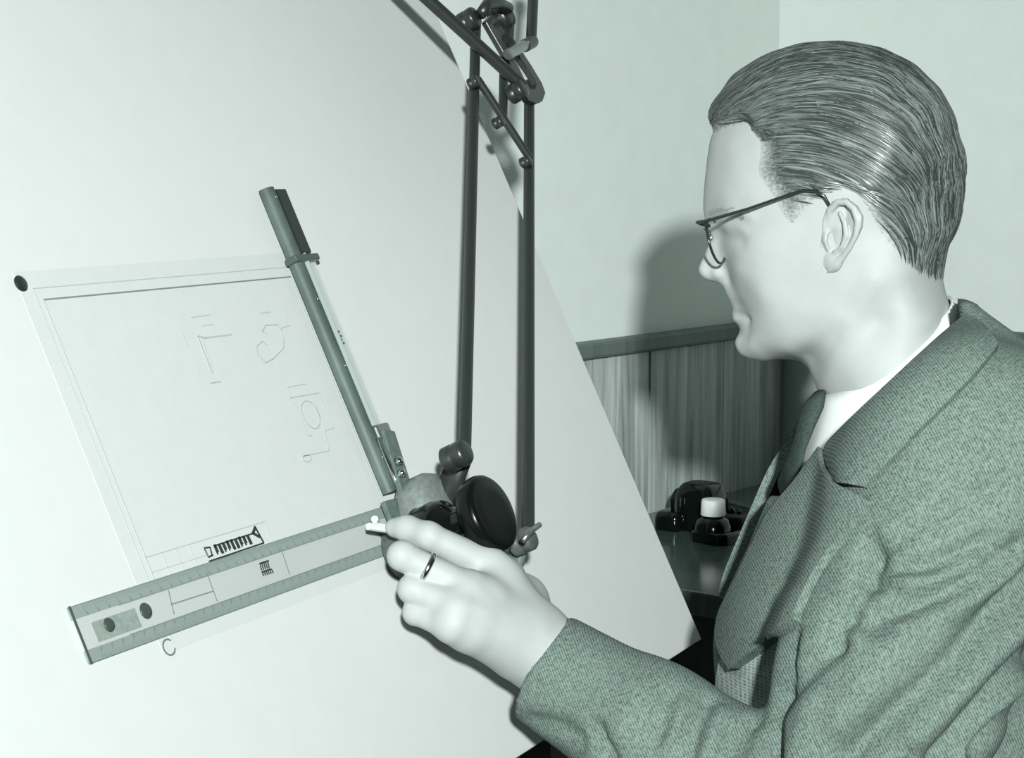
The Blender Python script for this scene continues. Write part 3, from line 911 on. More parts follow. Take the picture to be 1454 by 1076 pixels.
# resample outline
S2c = np.vstack([S2, S2[:1]])
seg = np.hypot(*np.diff(S2c, axis=0).T); cum = np.concatenate([[0], np.cumsum(seg)])
nS = int(cum[-1] / 4.0)
tS = np.linspace(0, cum[-1], nS, endpoint=False)
SR = np.stack([np.interp(tS, cum, S2c[:, 0]), np.interp(tS, cum, S2c[:, 1])], 1)
I2, wv = [], []
for px, py, w in INNER:
    q = hl(px, py, w / 1000.0); I2.append((q[0] * 1000, q[2] * 1000)); wv.append(w * w)
I2 = np.array(I2); wv = np.array(wv, float)
# drop inner points that fall outside the outline, add negative ring outside
sdI = poly_sd(S2, I2)
I2, wv = I2[sdI < -1.0], wv[sdI < -1.0]
tan = np.roll(SR, -1, 0) - np.roll(SR, 1, 0); tan /= np.linalg.norm(tan, axis=1)[:, None]
nr = np.stack([tan[:, 1], -tan[:, 0]], 1)
if (poly_sd(S2, SR + nr * 2) < 0).mean() > .5: nr = -nr
OUT = SR[::3] + nr[::3] * 9
okO = poly_sd(S2, OUT) > 6
OUT = OUT[okO]
PP = np.vstack([SR, I2, OUT])
VV = np.concatenate([np.zeros(len(SR)), wv, np.full(len(OUT), -450.0)])
w2f = rbf2(PP, VV)
hgr = 2.0
gx = np.arange(S2[:, 0].min() - 10, S2[:, 0].max() + 10, hgr)
gz = np.arange(-188, S2[:, 1].max() + 10, hgr)
GX, GZ = np.meshgrid(gx, gz, indexing='ij')
flatp = np.stack([GX.ravel(), GZ.ravel()], 1)
W2 = w2f(flatp)
sdS = poly_sd(S2, flatp)
W2 = np.where(sdS > 0, np.minimum(W2, -40 * sdS), np.maximum(W2, -12 * sdS)).reshape(GX.shape)
# keep the neck open at the bottom as a plain cut
gy = np.arange(-84, 84.1, hgr)
FF = (gy[None, :, None] ** 2 - W2[:, None, :]).astype(np.float32)
gr = np.gradient(FF, hgr)
FF = FF / np.sqrt(gr[0] ** 2 + gr[1] ** 2 + gr[2] ** 2 + 30.0)
FF[:, :, 0] = 1
hV, hF = surface_nets(FF, (gx[0], gy[0], gz[0]), hgr)
hV = relax(hV, hF, 3, .5) / 1000.0
# small features pressed into / raised from the face, drawn in side view
def himg(V):
    """head coordinates -> photo pixel (through the real camera)"""
    x, y, d = proj(hw(V)); return np.stack([x, y], 1)
hN = vnormals(hV, hF)
him = himg(hV)
left = hV[:, 1] > 0
him_r = himg(hV * np.array([1, -1, 1.0]))               # the far side gets the same marks
imS = np.where(left[:, None], him, him_r)
disp = np.zeros(len(hV))
for pts_, amp, wd in [
    ([(1043, 445), (1052, 449), (1060, 455)], -.0022, 5), ([(1060, 458), (1062, 470), (1058, 480)], -.0012, 6),
    ([(1028, 396), (1036, 410), (1046, 428), (1056, 446)], -.0016, 8),
    ([(1016, 388), (1022, 396), (1022, 404)], .0010, 6), ([(1030, 385), (1031, 400)], -.0014, 6),
    ([(1030, 320), (1042, 318), (1056, 325)], .0010, 7), ([(1024, 335), (1036, 338), (1050, 342)], -.0020, 10),
    ([(1018, 306), (1040, 300), (1066, 308)], .0012, 8),
    ([(1085, 505), (1120, 495), (1160, 478), (1190, 450)], .0015, 16), ([(1110, 520), (1150, 505), (1185, 480)], -.0016, 18),
    ([(1240, 400), (1210, 460), (1180, 520), (1172, 550)], .0020, 16)]:
    d = line_d(pts_, imS)
    disp += amp * np.exp(-(d / wd) ** 2) * (np.abs(hV[:, 1]) > .004)
hV = hV + hN * disp[:, None]
hN = vnormals(hV, hF)

# ---- ear, modelled on a finer grid
ES = 0.001
def ear_mesh():
    c = hl(1193, 331, .0765)
    # ear frame: a = up along the ear, b = towards the back, n = outwards
    tilt = math.radians(10)
    b_ = np.array([math.cos(tilt), 0, -math.sin(tilt)]); a_ = np.array([math.sin(tilt), 0, math.cos(tilt)])
    fl_ = math.radians(16)
    b2_ = b_ * math.cos(fl_) + np.array([0, 1.0, 0]) * math.sin(fl_)
    n_ = np.array([0, 1.0, 0]) * math.cos(fl_) - b_ * math.sin(fl_)
    n = 60
    lo = np.array([-.026, -.022, -.040]); hi = np.array([.028, .020, .040])
    ax = [np.arange(lo[i], hi[i], ES) for i in range(3)]
    B, Nn, A = np.meshgrid(*ax, indexing='ij')
    # outline: wide above, narrow lobe below
    def outline(A, grow=0.0):
        half = np.interp(A, [-.034, -.026, -.016, 0, .012, .022, .029, .033], [0.002, .0085, .0115, .0165, .0190, .0170, .0115, .002]) + grow
        mid = np.interp(A, [-.034, -.02, 0, .02, .033], [-.0075, -.0060, 0, .0020, .000])
        return half, mid
    half, mid = outline(A)
    r = np.abs(B - mid) / np.maximum(half, .002)
    body = np.maximum((r - 1) * half, np.abs(A) - .034)
    # dished plate
    dish = -.0062 * np.clip(1 - r, 0, 1) ** 1.0 + .0015
    plate = np.maximum(body, np.abs(Nn - dish) - .0030)
    # helix rim as a swept tube
    def tube(pts_, rad):
        P = np.array([[q[0], q[1], q[2]] for q in pts_])
        D = np.full(A.shape, 1.0)
        for i in range(len(P) - 1):
            a0, b0 = P[i], P[i + 1]; e = b0 - a0
            t = np.clip(((B - a0[0]) * e[0] + (Nn - a0[1]) * e[1] + (A - a0[2]) * e[2]) / (e @ e), 0, 1)
            rr = rad[i] + t * (rad[i + 1] - rad[i])
            D = np.minimum(D, np.sqrt((B - a0[0] - t * e[0]) ** 2 + (Nn - a0[1] - t * e[1]) ** 2 + (A - a0[2] - t * e[2]) ** 2) - rr)
        return D
    helix = tube([(-.010, -.003, .002), (-.0135, .000, .010), (-.0125, .003, .020), (-.006, .004, .0285), (.003, .0045, .0305), (.011, .0045, .026), (.0165, .004, .016), (.0165, .0035, .004), (.0125, .003, -.008), (.007, .002, -.018), (.001, .001, -.026)],
                 [.0022, .0026, .0028, .0029, .0029, .0029, .0028, .0026, .0024, .0024, .0030])
    anti = tube([(-.003, .0015, .020), (.004, .003, .012), (.0075, .0035, .002), (.005, .003, -.008), (-.001, .002, -.014)], [.0018, .0024, .0028, .0026, .0024])
    tragus = tube([(-.0125, .002, .000), (-.0110, .003, -.006), (-.009, .002, -.012)], [.0028, .0040, .0028])
    lobe = np.sqrt(((B + .004) / .0095) ** 2 + ((Nn - .000) / .0045) ** 2 + ((A + .024) / .0095) ** 2) - 1
    lobe = lobe * .0045
    D = smin(plate, helix, .002); D = smin(D, anti, .0018); D = smin(D, tragus, .002); D = smin(D, lobe, .003)
    # concha hollow
    hol = np.sqrt(((B + .0035) / .0075) ** 2 + ((Nn - .001) / .007) ** 2 + ((A + .003) / .010) ** 2) - 1
    D = smax(D, -hol * .006, .002)
    # bridge to the head
    root = np.sqrt(((B + .004) / .010) ** 2 + ((Nn + .012) / .012) ** 2 + ((A - .002) / .022) ** 2) - 1
    D = smin(D, root * .009, .004)
    V, Fq = surface_nets(D.astype(np.float32), lo, ES)
    V = relax(V, Fq, 2, .5)
    V = V * np.array([.84, .80, .84])
    W = c + V[:, :1] * b2_ + V[:, 1:2] * n_ + V[:, 2:3] * a_
    W[:, 1] += .20 * (V[:, 2] - .004) + .10 * V[:, 0]
    return W, Fq
eV, eF = ear_mesh()
eVr = eV * np.array([1, -1, 1.0])
# the body mesh starts with head and ears; hands are added further down
BODY_V = [hw(hV), hw(eV), hw(eVr)]
BODY_F = [hF, eF, eF[:, ::-1]]

# ---- hair
HL = [(1000, 192), (1012, 190), (1040, 180), (1066, 174), (1070, 190), (1080, 206), (1078, 226), (1074, 246), (1086, 264), (1098, 282), (1110, 308), (1126, 326), (1141, 302), (1156, 290), (1174, 274), (1200, 264), (1224, 284), (1242, 318), (1260, 346), (1284, 370), (1310, 388), (1345, 398),
      (1420, 380), (1420, 20), (960, 20), (960, 185)]
def chaikin(P, it=2):
    P = np.asarray(P, float)
    for _ in range(it):
        Q = np.roll(P, -1, 0)
        P = np.stack([P * .75 + Q * .25, P * .25 + Q * .75], 1).reshape(-1, 2)
    return P
HL = chaikin(HL)
sdH = poly_sd(HL, imS)
TH_P = [(1010, 165, 8.5), (1040, 120, 11), (1100, 100, 13), (1180, 88, 13.5), (1250, 95, 12), (1310, 135, 9), (1340, 200, 7.5), (1348, 260, 7), (1344, 310, 5), (1336, 350, 2.5), (1330, 380, 1.5),
        (1060, 160, 10), (1120, 180, 11), (1180, 180, 11), (1250, 200, 9), (1110, 240, 4), (1120, 290, 2.2), (1180, 255, 6), (1240, 280, 5.5), (1290, 330, 4), (1290, 370, 1.6), (1250, 320, 3.0), (1090, 215, 7)]
thf = rbf2(np.array([t[:2] for t in TH_P]), np.array([t[2] for t in TH_P]))
thick = np.clip(thf(imS), .8, 15) / 1000.0
ew = np.where((imS[:, 0] < 1160) & (imS[:, 1] > 190), 42.0, np.where(imS[:, 1] > 270, 30.0, 15.0))
edge = np.clip(-sdH / ew, 0, 1); edge = edge * edge * (3 - 2 * edge)
ear_d = np.hypot(imS[:, 0] - 1193, imS[:, 1] - 331)
# combed grooves running with the strands
cflow = hl(1150, 410, 0)
def flow_coords(V):
    x = V[:, 0] - cflow[0]; z = V[:, 2] - cflow[2]
    return np.hypot(x * .92, z), np.arctan2(z, -x)
rr_, th_ = flow_coords(hV)
groove = np.zeros(len(hV))
for k in range(4):
    fr = 120 + 70 * k
    groove += np.sin(rr_ * fr * 2 + 1.7 * k + 1.5 * np.sin(th_ * (2 + k % 3) + k) + np.abs(hV[:, 1]) * fr * 1.2) / (k + 1.6)
off = edge * (thick + .0010 * groove * np.clip(thick / .008, .1, 1)) - .0006 * (edge <= 0)
keep = (sdH[hF] < 3).any(1) & (hN[hF][:, :, 2].mean(1) > -0.97)
hairV = hV + hN * off[:, None]
kV, kF, used = sub_mesh(hairV, hF, keep)
kV = relax(kV, kF, 1, .3)
M_HAIR = mat('combed_hair', 0.115, rough=0.42, spec=0.5, noise=0.0)
def hair_shader(m, v0, v1):
    nt = m.node_tree; b = nt.nodes['Principled BSDF']
    tc = nt.nodes.new('ShaderNodeTexCoord')
    at = nt.nodes.new('ShaderNodeAttribute'); at.attribute_name = 'flow'
    mp = nt.nodes.new('ShaderNodeMapping'); mp.inputs['Scale'].default_value = (520, 3.2, 260)
    nt.links.new(at.outputs['Vector'], mp.inputs['Vector'])
    n = nt.nodes.new('ShaderNodeTexNoise'); n.inputs['Scale'].default_value = 1.0; n.inputs['Detail'].default_value = 5; n.inputs['Roughness'].default_value = .65
    nt.links.new(mp.outputs[0], n.inputs['Vector'])
    cr = nt.nodes.new('ShaderNodeValToRGB')
    cr.color_ramp.elements[0].position = .36; cr.color_ramp.elements[1].position = .66
    cr.color_ramp.elements[0].color = tone(v0, .2); cr.color_ramp.elements[1].color = tone(v1, .16)
    nt.links.new(n.outputs['Fac'], cr.inputs[0])
    # the hair thins out to bare skin at its edge
    ae = nt.nodes.new('ShaderNodeAttribute'); ae.attribute_name = 'hair_edge'
    m2 = nt.nodes.new('ShaderNodeMapping'); m2.inputs['Scale'].default_value = (620, 26, 500)
    nt.links.new(at.outputs['Vector'], m2.inputs['Vector'])
    n2 = nt.nodes.new('ShaderNodeTexNoise'); n2.inputs['Scale'].default_value = 1.0; n2.inputs['Detail'].default_value = 3
    nt.links.new(m2.outputs[0], n2.inputs['Vector'])
    ad = nt.nodes.new('ShaderNodeMath'); ad.operation = 'ADD'
    nt.links.new(ae.outputs['Fac'], ad.inputs[0]); nt.links.new(n2.outputs['Fac'], ad.inputs[1])
    mr = nt.nodes.new('ShaderNodeMapRange'); mr.inputs['From Min'].default_value = .56; mr.inputs['From Max'].default_value = 1.12
    nt.links.new(ad.outputs[0], mr.inputs['Value'])
    mx = nt.nodes.new('ShaderNodeMixRGB'); mx.inputs[1].default_value = tone(.37, .055)
    nt.links.new(mr.outputs[0], mx.inputs[0]); nt.links.new(cr.outputs[0], mx.inputs[2])
    nt.links.new(mx.outputs[0], b.inputs['Base Color'])
    bu = nt.nodes.new('ShaderNodeBump'); bu.inputs['Strength'].default_value = .8; bu.inputs['Distance'].default_value = .0015
    nt.links.new(n.outputs['Fac'], bu.inputs['Height']); nt.links.new(bu.outputs[0], b.inputs['Normal'])
hair_shader(M_HAIR, .036, .17)
hair = fast_obj('hair', hw(kV), kF, M_HAIR, man)
hair['label'] = 'fair hair combed straight back'
a_ = hair.data.attributes.new('flow', 'FLOAT_VECTOR', 'POINT')
rr2, th2 = flow_coords(kV)
a_.data.foreach_set('vector', np.stack([rr2, th2, np.abs(kV[:, 1])], 1).astype(np.float32).ravel())
ae_ = hair.data.attributes.new('hair_edge', 'FLOAT', 'POINT')
wide_ = np.where((imS[used][:, 0] < 1150) & (imS[used][:, 1] > 200), 46.0, np.where(imS[used][:, 1] > 270, 34.0, 14.0))
ae_.data.foreach_set('value', np.clip(-sdH[used] / wide_, 0, 1).astype(np.float32))
# loose strands lying on the cap
bvh = BVHTree.FromPolygons([Vector(p) for p in kV], [tuple(f) for f in kF.tolist()])
cand = np.where((np.clip(-sdH, 0, 99) > np.where((imS[:, 0] < 1150) & (imS[:, 1] > 200), 16, 6)) & (thick > .0015))[0]
cand = cand[np.isin(cand, used)]
sd_face = sdH[used][kF].mean(1)
def strand_mesh(count, seed, rad, lift, stop=-2):
    r_ = np.random.default_rng(seed); mb = MB()
    vs, fs = [], []
    for s_ in r_.choice(cand, count):
        p = hairV[s_] + r_.normal(0, .001, 3)
        L = int(r_.integers(7, 15)); P = []
        yj = r_.normal(0, .10)
        for k in range(L):
            hit = bvh.find_nearest(Vector(p))
            if hit[0] is None: break
            q = np.array(hit[0]); nn = np.array(hit[1])
            P.append(q + nn * lift * (1 + .5 * math.sin(k)))
            rel = q - cflow
            d = np.array([rel[2], 0, -rel[0]]) ; d = d / (np.linalg.norm(d) + 1e-9)
            d = d + np.array([0, yj * np.sign(q[1] + 1e-6), 0])
            d = d - nn * (d @ nn); d /= (np.linalg.norm(d) + 1e-9)
            p = q + d * .0055
            if sd_face[hit[2]] > stop: break
        if len(P) < 4: continue
        n0 = len(vs)
        m_ = len(P)
        for k in range(m_):
            t = P[min(k + 1, m_ - 1)] - P[max(k - 1, 0)]; t /= np.linalg.norm(t) + 1e-9
            up = P[k] - np.array([0.01, 0, -.01]); up = up - t * (up @ t); up /= np.linalg.norm(up) + 1e-9
            sd_ = np.cross(t, up)
            rk = rad * (1 - abs(2 * k / (m_ - 1) - 1) ** 2 * .9)
            vs += [P[k] + sd_ * rk, P[k] + up * rk * .8, P[k] - sd_ * rk]
        for k in range(m_ - 1):
            for j in range(2):
                a0 = n0 + 3 * k + j
                fs.append((a0, a0 + 1, a0 + 4, a0 + 3))
    return np.array(vs), np.array(fs)
for nm, cnt_, sd_, rad, v in (('hair_strands', 1100, 3, .00060, .14), ('hair_strands', 1100, 5, .00065, .045), ('hair_strands', 500, 9, .00062, .22)):
    sv, sf = strand_mesh(cnt_, sd_, rad, .0005)
    so = fast_obj(nm, hw(sv), sf, mat('hair_strand_%d' % sd_, v, k=.15, rough=.30, spec=.6), hair)
    so['kind'] = 'stuff'
# ---- eyes and brows
for sgn in (1, -1):
    ec = hl(1033, 334, .031); ec[1] *= sgn
    mb = MB()
    ux = np.array([1.0, 0, 0])
    eb = MB().lathe(np.zeros(3), np.array([-1.0, 0, 0]), [(.0108 * math.sin(q), .0108 * math.cos(q)) for q in np.linspace(-1.5, 1.5, 14)], 20)
    eb.v = [tuple(p) for p in hw(np.array(eb.v) + ec + np.array([.0135, 0, 0]))]
    ey = obj('eye', eb, mat('eye_white', .60, rough=.2), parent=man, smooth=True)
    ir = MB().lathe(np.array([-.0104, 0, 0]), np.array([-1.0, 0, 0]), [(0, .0055), (.0009, .0045), (.0013, .002), (.0014, .0003)], 16)
    ir.v = [tuple(p) for p in hw(np.array(ir.v) + ec + np.array([.0135, 0, 0]))]
    obj('iris', ir, mat('eye_iris', .05, rough=.15), parent=ey, smooth=True)
# brows as strips of short hairs
hb = BVHTree.FromPolygons([Vector(p) for p in hV], [tuple(f) for f in hF.tolist()])
for sgn in (1, -1):
    vs, fs = [], []
    r_ = np.random.default_rng(4)
    for k in range(170):
        t = r_.random()
        q = hl(1004 + 52 * t, 302 - 10 * math.sin(t * 2.4) + 9 * t + r_.normal(0, 2.0), .016 + .036 * t); q[1] *= sgn
        hit = hb.find_nearest(Vector(q))
        p0 = np.array(hit[0]) + np.array(hit[1]) * .0004
        d = np.array([.7, sgn * .6, .25]) * .006
        n0 = len(vs)
        vs += [p0 + np.array([0, 0, .0004]), p0 - np.array([0, 0, .0004]), p0 + d + np.array(hit[1]) * .0006]
        fs.append((n0, n0 + 1, n0 + 2))
    mb = MB(); mb.v = hw(np.array(vs)); mb.f = fs
    o = obj('eyebrow', mb, mat('brow_hair', .26, k=.08, rough=.6), parent=man); o['kind'] = 'stuff'

# ---- spectacles
gl = thing('eyeglasses', 'thin-rimmed eyeglasses with dark temples worn by the man', 'eyeglasses', hw(hl(1005, 330, 0))[0])
def hpts(L): return hw(np.array(L))
M_RIM = mat('dark_rim', .018, rough=.22, spec=.6)
for sgn in (1, -1):
    c = hl(1012, 343, .033)
    rim = []
    for k in range(40):
        q = 2 * math.pi * k / 40
        a_, b_ = .0235 * math.cos(q), .0172 * math.sin(q)
        if b_ < 0: a_ *= (1 - .10 * (b_ / .0172) ** 2)
        rim.append((c[0] - .28 * b_ + 1.2 * a_ * a_ * 2, (c[1] + a_) * sgn, c[2] + b_))
    fr = obj('rim', MB().tube(hpts(rim), .00105, 8, closed=True), M_RIM, parent=gl, smooth=True)
    lens = MB()
    R_ = hpts(rim); cc = R_.mean(0)
    lv_ = list(R_) + [cc - HX * .0012] ; 
    lens.add(lv_, [(k, (k + 1) % 40, 40) for k in range(40)])
    gm = MATS.get('spectacle_glass')
    if gm is None:
        gm = mat('spectacle_glass', .9, rough=.02, spec=.5, alpha=.12)
    obj('lens', lens, gm, parent=fr, smooth=True)
    hg = hl(989, 313, .064)
    tp = [hl(1003, 320, .056), hl(993, 314, .062), hl(988, 313, .066), hl(1000, 311, .068), hl(1060, 293, .072), hl(1110, 275, .076), hl(1140, 265, .079), hl(1158, 266, .080), hl(1170, 274, .080), hl(1180, 292, .077), hl(1186, 315, .072)]
    tp = [np.array([q[0], q[1] * sgn, q[2]]) for q in tp]
    obj('temple', MB().tube(hpts(tp), [(.0012, .0014), (.0016, .003), (.0014, .0034), (.0014, .0036), (.0012, .0024), (.0012, .0017), (.0012, .0014), (.0012, .0012), (.0012, .0012), (.0012, .0012), (.001, .001)], 10, flat=HY), M_RIM, parent=gl, smooth=True)
    pd = hl(1004, 340, .010); pd[1] *= sgn
    obj('nose_pad', MB().lathe(hpts([pd])[0], HY * sgn, [(-.001, .002), (0, .003), (.0012, .002)], 12), M_CHROME, parent=gl, smooth=True)
br = [hl(1004, 334, .0098), hl(998, 328, .005), hl(996, 327, 0), hl(998, 328, -.005), hl(1004, 334, -.0098)]
obj('bridge', MB().tube(hpts(br), .0011, 8), M_RIM, parent=gl, smooth=True)
# ================================================================== the draughtsman: hand at the ruler
def H(px, py, w): return bp(px, py, w)
HG = .0019
WR_ = H(766, 924, .084)
hpts_ = dict(
    wrist=WR_, arm=None,
    i0=H(694, 804, .080), i1=H(608, 761, .060), i2=H(578, 750, .045), i3=H(561, 749, .035),
    m0=H(666, 838, .079), m1=H(571, 789, .053), m2=H(578, 794, .030), m3=H(596, 802, .014),
    r0=H(650, 864, .075), r1=H(585, 836, .051), r2=H(592, 840, .026), r3=H(610, 846, .012),
    p0=H(642, 888, .070), p1=H(590, 869, .046), p2=H(598, 874, .024), p3=H(614, 878, .011),
    t0=H(738, 856, .066), t1=H(722, 818, .050), t2=H(693, 788, .046), t3=H(664, 774, .043))
q = hpts_
ALLP = np.array([v for v in q.values() if v is not None])
EL = pt(1180, 1200, 1.20)                                   # left elbow
CUFF = H(769, 945, .078)
g = Grid(ALLP.min(0) - .05, ALLP.max(0) + .075, HG)
fa = (EL - WR_) / np.linalg.norm(EL - WR_)
# separate finger fields so that neighbours do not melt together
def finger(keys, rads, k=.004):
    s_ = np.full_like(g.F, 1.0); keep_ = g.F; g.F = s_
    P = [q[x] if isinstance(x, str) else x for x in keys]
    for i in range(len(P) - 1): g.cone(P[i], P[i + 1], rads[i], rads[i + 1], k)
    out = g.F; g.F = keep_
    return out
palm = finger(['wrist', 'm0'], [.0275, .0150], .012)
keep_ = g.F; g.F = palm
g.cone(WR_ + fa * .07, WR_, .0290, .0265, .012)
for a_, r0, r1 in (('i0', .0235, .0140), ('r0', .0215, .0138), ('p0', .0205, .0128)):
    g.cone(WR_ * .72 + q[a_] * .28, q[a_], r0, r1, .014)
bk = lambda a_: q[a_] * .82 + WR_ * .18
g.cone(bk('i0'), bk('m0'), .0130, .0135, .010); g.cone(bk('m0'), bk('r0'), .0135, .0130, .010); g.cone(bk('r0'), bk('p0'), .0130, .0120, .010)
g.cone(WR_ * .75 + q['t0'] * .25 - BN * .004, q['t0'], .0225, .0195, .014)
g.cone(q['t0'], bk('i0'), .0185, .0140, .014)
# heel and palm pad on the board side
g.cone(H(735, 900, .052), H(668, 852, .046), .017, .013, .012); g.cone(H(745, 925, .054), H(655, 885, .042), .016, .012, .012)
palm = g.F; g.F = keep_
FI = finger(['i0', 'i1', 'i2', 'i3'], [.0125, .0098, .0090, .0074])
FM = finger(['m0', 'm1', 'm2', 'm3'], [.0124, .0098, .0090, .0078])
FR = finger(['r0', 'r1', 'r2', 'r3'], [.0122, .0094, .0084, .0074])
FP = finger(['p0', 'p1', 'p2', 'p3'], [.0112, .0084, .0074, .0066])
FT = finger(['t0', 't1', 't2', 't3'], [.0155, .0122, .0105, .0085])
# knuckle bulges
for fld, key, r in ((FI, 'i1', .0096), (FM, 'm1', .0100), (FR, 'r1', .0097), (FP, 'p1', .0086)):
    keep_ = g.F; g.F = fld; g.cone(q[key], q[key] + BN * .0008, r, r * .98, .003); g.F = keep_
fg = smin(FI, FM, .0012)
fg = smin(fg, FR, .0012); fg = smin(fg, FP, .0012)
g.F = smin(smin(palm, fg, .0042), FT, .006)
handV, handF = g.net()
handV = relax(handV, handF, 2, .5)
hdN = vnormals(handV, handF)
ix, iy, _ = proj(handV); him2 = np.stack([ix, iy], 1)
facing = (hdN @ FWD) < .15
dd = np.zeros(len(handV))
for pts_, amp, wd in [
    ([(672, 792), (620, 765)], .0009, 7), ([(690, 830), (650, 822)], .0010, 9), ([(690, 862), (636, 853)], .0008, 8),
    ([(662, 806), (700, 836)], -.0010, 9), ([(645, 838), (690, 858)], -.0008, 8), ([(640, 868), (690, 885)], -.0007, 8),
    ([(600, 752), (606, 766)], -.0006, 4), ([(577, 780), (583, 796)], -.0006, 4), ([(592, 828), (597, 842)], -.0005, 4),
    ([(640, 800), (720, 870)], .0006, 6), ([(690, 905), (745, 935)], .0008, 10)]:
    dd += .45 * amp * np.exp(-(line_d(pts_, him2) / wd / 1.3) ** 2)
handV = handV + hdN * (dd * facing)[:, None]
# nail of the index finger
BODY_V.append(handV); BODY_F.append(handF)
# ring on the second finger
ra_ = q['m0'] * .36 + q['m1'] * .64
rt_ = (q['m1'] - q['m0']) / np.linalg.norm(q['m1'] - q['m0'])
e1_ = np.cross(rt_, BV); e1_ /= np.linalg.norm(e1_); e2_ = np.cross(rt_, e1_)
rg = obj('finger_ring', MB().tube([ra_ + .0117 * (math.cos(a) * e1_ + math.sin(a) * e2_) for a in np.linspace(0, 2 * math.pi, 41)[:-1]], [(.0011, .0022)] * 40, 10, closed=True, flat=e1_), M_CHROME, smooth=True)
tag(rg, 'plain bright metal ring on a finger of the hand at the ruler', 'ring')

# ================================================================== jacket
YC = 1.42
SECZ = [.56, .65, .80, .88, .93, 1.00, 1.05, 1.085, 1.11, 1.135, 1.17]
XF = [.20, .185, .166, .160, .172, .196, .212, .226, .245, .262, .275]
XB = [.47, .47, .462, .462, .462, .455, .445, .425, .402, .385, .372]
HB = [.185, .19, .190, .195, .20, .195, .180, .150, .115, .085, .060]
SHL = pt(1385, 655, 1.235)                                  # left shoulder
ELB = EL
SHR = np.array([SHL[0] + .015, 2 * YC - SHL[1] + .0, SHL[2]])
ELR = np.array([.33, 1.70, .80]); WRR = np.array([.17, 1.60, .665])
JH = .0040
jg = Grid((-.03, 1.02, .56), (.60, 1.84, 1.175), JH)
sl, X, Y, Z = jg.box((-9, -9, -9), (9, 9, 9))
xf = np.interp(Z, SECZ, XF); xb = np.interp(Z, SECZ, XB); hb_ = np.interp(Z, SECZ, HB)
a_ = (xb - xf) / 2; xc = (xb + xf) / 2
TA = math.radians(8.0); TC, TS = math.cos(TA), math.sin(TA)
def to_torso(x, y):
    dx, dy = x - .31, y - YC
    return .31 + dx * TC - dy * TS, YC + dx * TS + dy * TC
def from_torso(x, y):
    dx, dy = x - .31, y - YC
    return .31 + dx * TC + dy * TS, YC - dx * TS + dy * TC
XT, YT = to_torso(X, Y)
ex = np.abs((XT - xc) / a_); ey = np.abs((YT - YC) / hb_)
rr_ = (ex ** 2.25 + ey ** 2.25) ** (1 / 2.25)
torso = ((rr_ - 1) * np.minimum(a_, hb_) * .92).astype(np.float32)
torso = np.maximum(torso, .575 - Z)
torso_only = torso.copy()
jg.F = torso
jg.cone(pt(1278, 565, 1.42), pt(1322, 478, 1.42), .098, .072, .045)      # stand-up of the collar round the neck
jg.cone(SHL + np.array([.02, .10, .035]), SHL + np.array([0, .02, 0]), .062, .068, .05)
jg.cone(SHR + np.array([.02, -.10, .035]), SHR, .062, .068, .05)
jg.cone(SHR, ELR, .072, .060, .03)
base_f = jg.F
# left sleeve
jg.F = np.full_like(base_f, 1.0)
jg.cone(SHL, ELB * .55 + SHL * .45, .078, .073, .02); jg.cone(ELB * .55 + SHL * .45, ELB, .073, .062, .03)
armU = jg.F
jg.F = np.full_like(base_f, 1.0)
fdir = (CUFF - ELB) / np.linalg.norm(CUFF - ELB)
jg.cone(ELB, ELB * .4 + CUFF * .6, .060, .047, .02); jg.cone(ELB * .4 + CUFF * .6, CUFF + fdir * .06, .047, .0385, .02)
armF = jg.F
# cuff cut, square to the forearm but slanted as in the picture
ca, cb = H(799, 880, .084), H(741, 1004, .074)
cn = np.cross(cb - ca, ray(770, 940)); cn /= np.linalg.norm(cn)
if cn @ fdir < 0: cn = -cn
cn = cn * .7 + fdir * .5; cn /= np.linalg.norm(cn)
armF = np.maximum(armF, ((X - CUFF[0]) * cn[0] + (Y - CUFF[1]) * cn[1] + (Z - CUFF[2]) * cn[2]).astype(np.float32))
jg.F = np.full_like(base_f, 1.0)
jg.cone(ELR, WRR, .058, .042, .02); armR = jg.F
jk = smin(base_f, armU, .034)
jk = smin(jk, armR, .02)
jk = smin(jk, armF, .012)
# neck opening: V cut seen in side view
CUTP = [(1404, 446), (1380, 427), (1357, 421), (1366, 457), (1300, 518), (1240, 574), (1168, 642), (1140, 682), (1116, 706), (1092, 702), (1060, 780), (1027, 850), (1013, 905), (900, 905), (900, 250), (1480, 250), (1480, 500)]
P3 = np.stack([X.ravel(), Y.ravel(), Z.ravel()], 1)
near = (jk.ravel() < .03) & (Z.ravel() > .80) & (X.ravel() > .08)
ix, iy, dpt = proj(P3[near])
sdc = poly_sd(CUTP, np.stack([ix, iy], 1)) * dpt / F
tmp = jk.ravel().copy(); tmp[near] = np.maximum(tmp[near], -sdc)
jk = tmp.reshape(jk.shape).astype(np.float32)
jV, jF = surface_nets(jk, jg.lo, JH)
jV = relax(jV, jF, 3, .5)
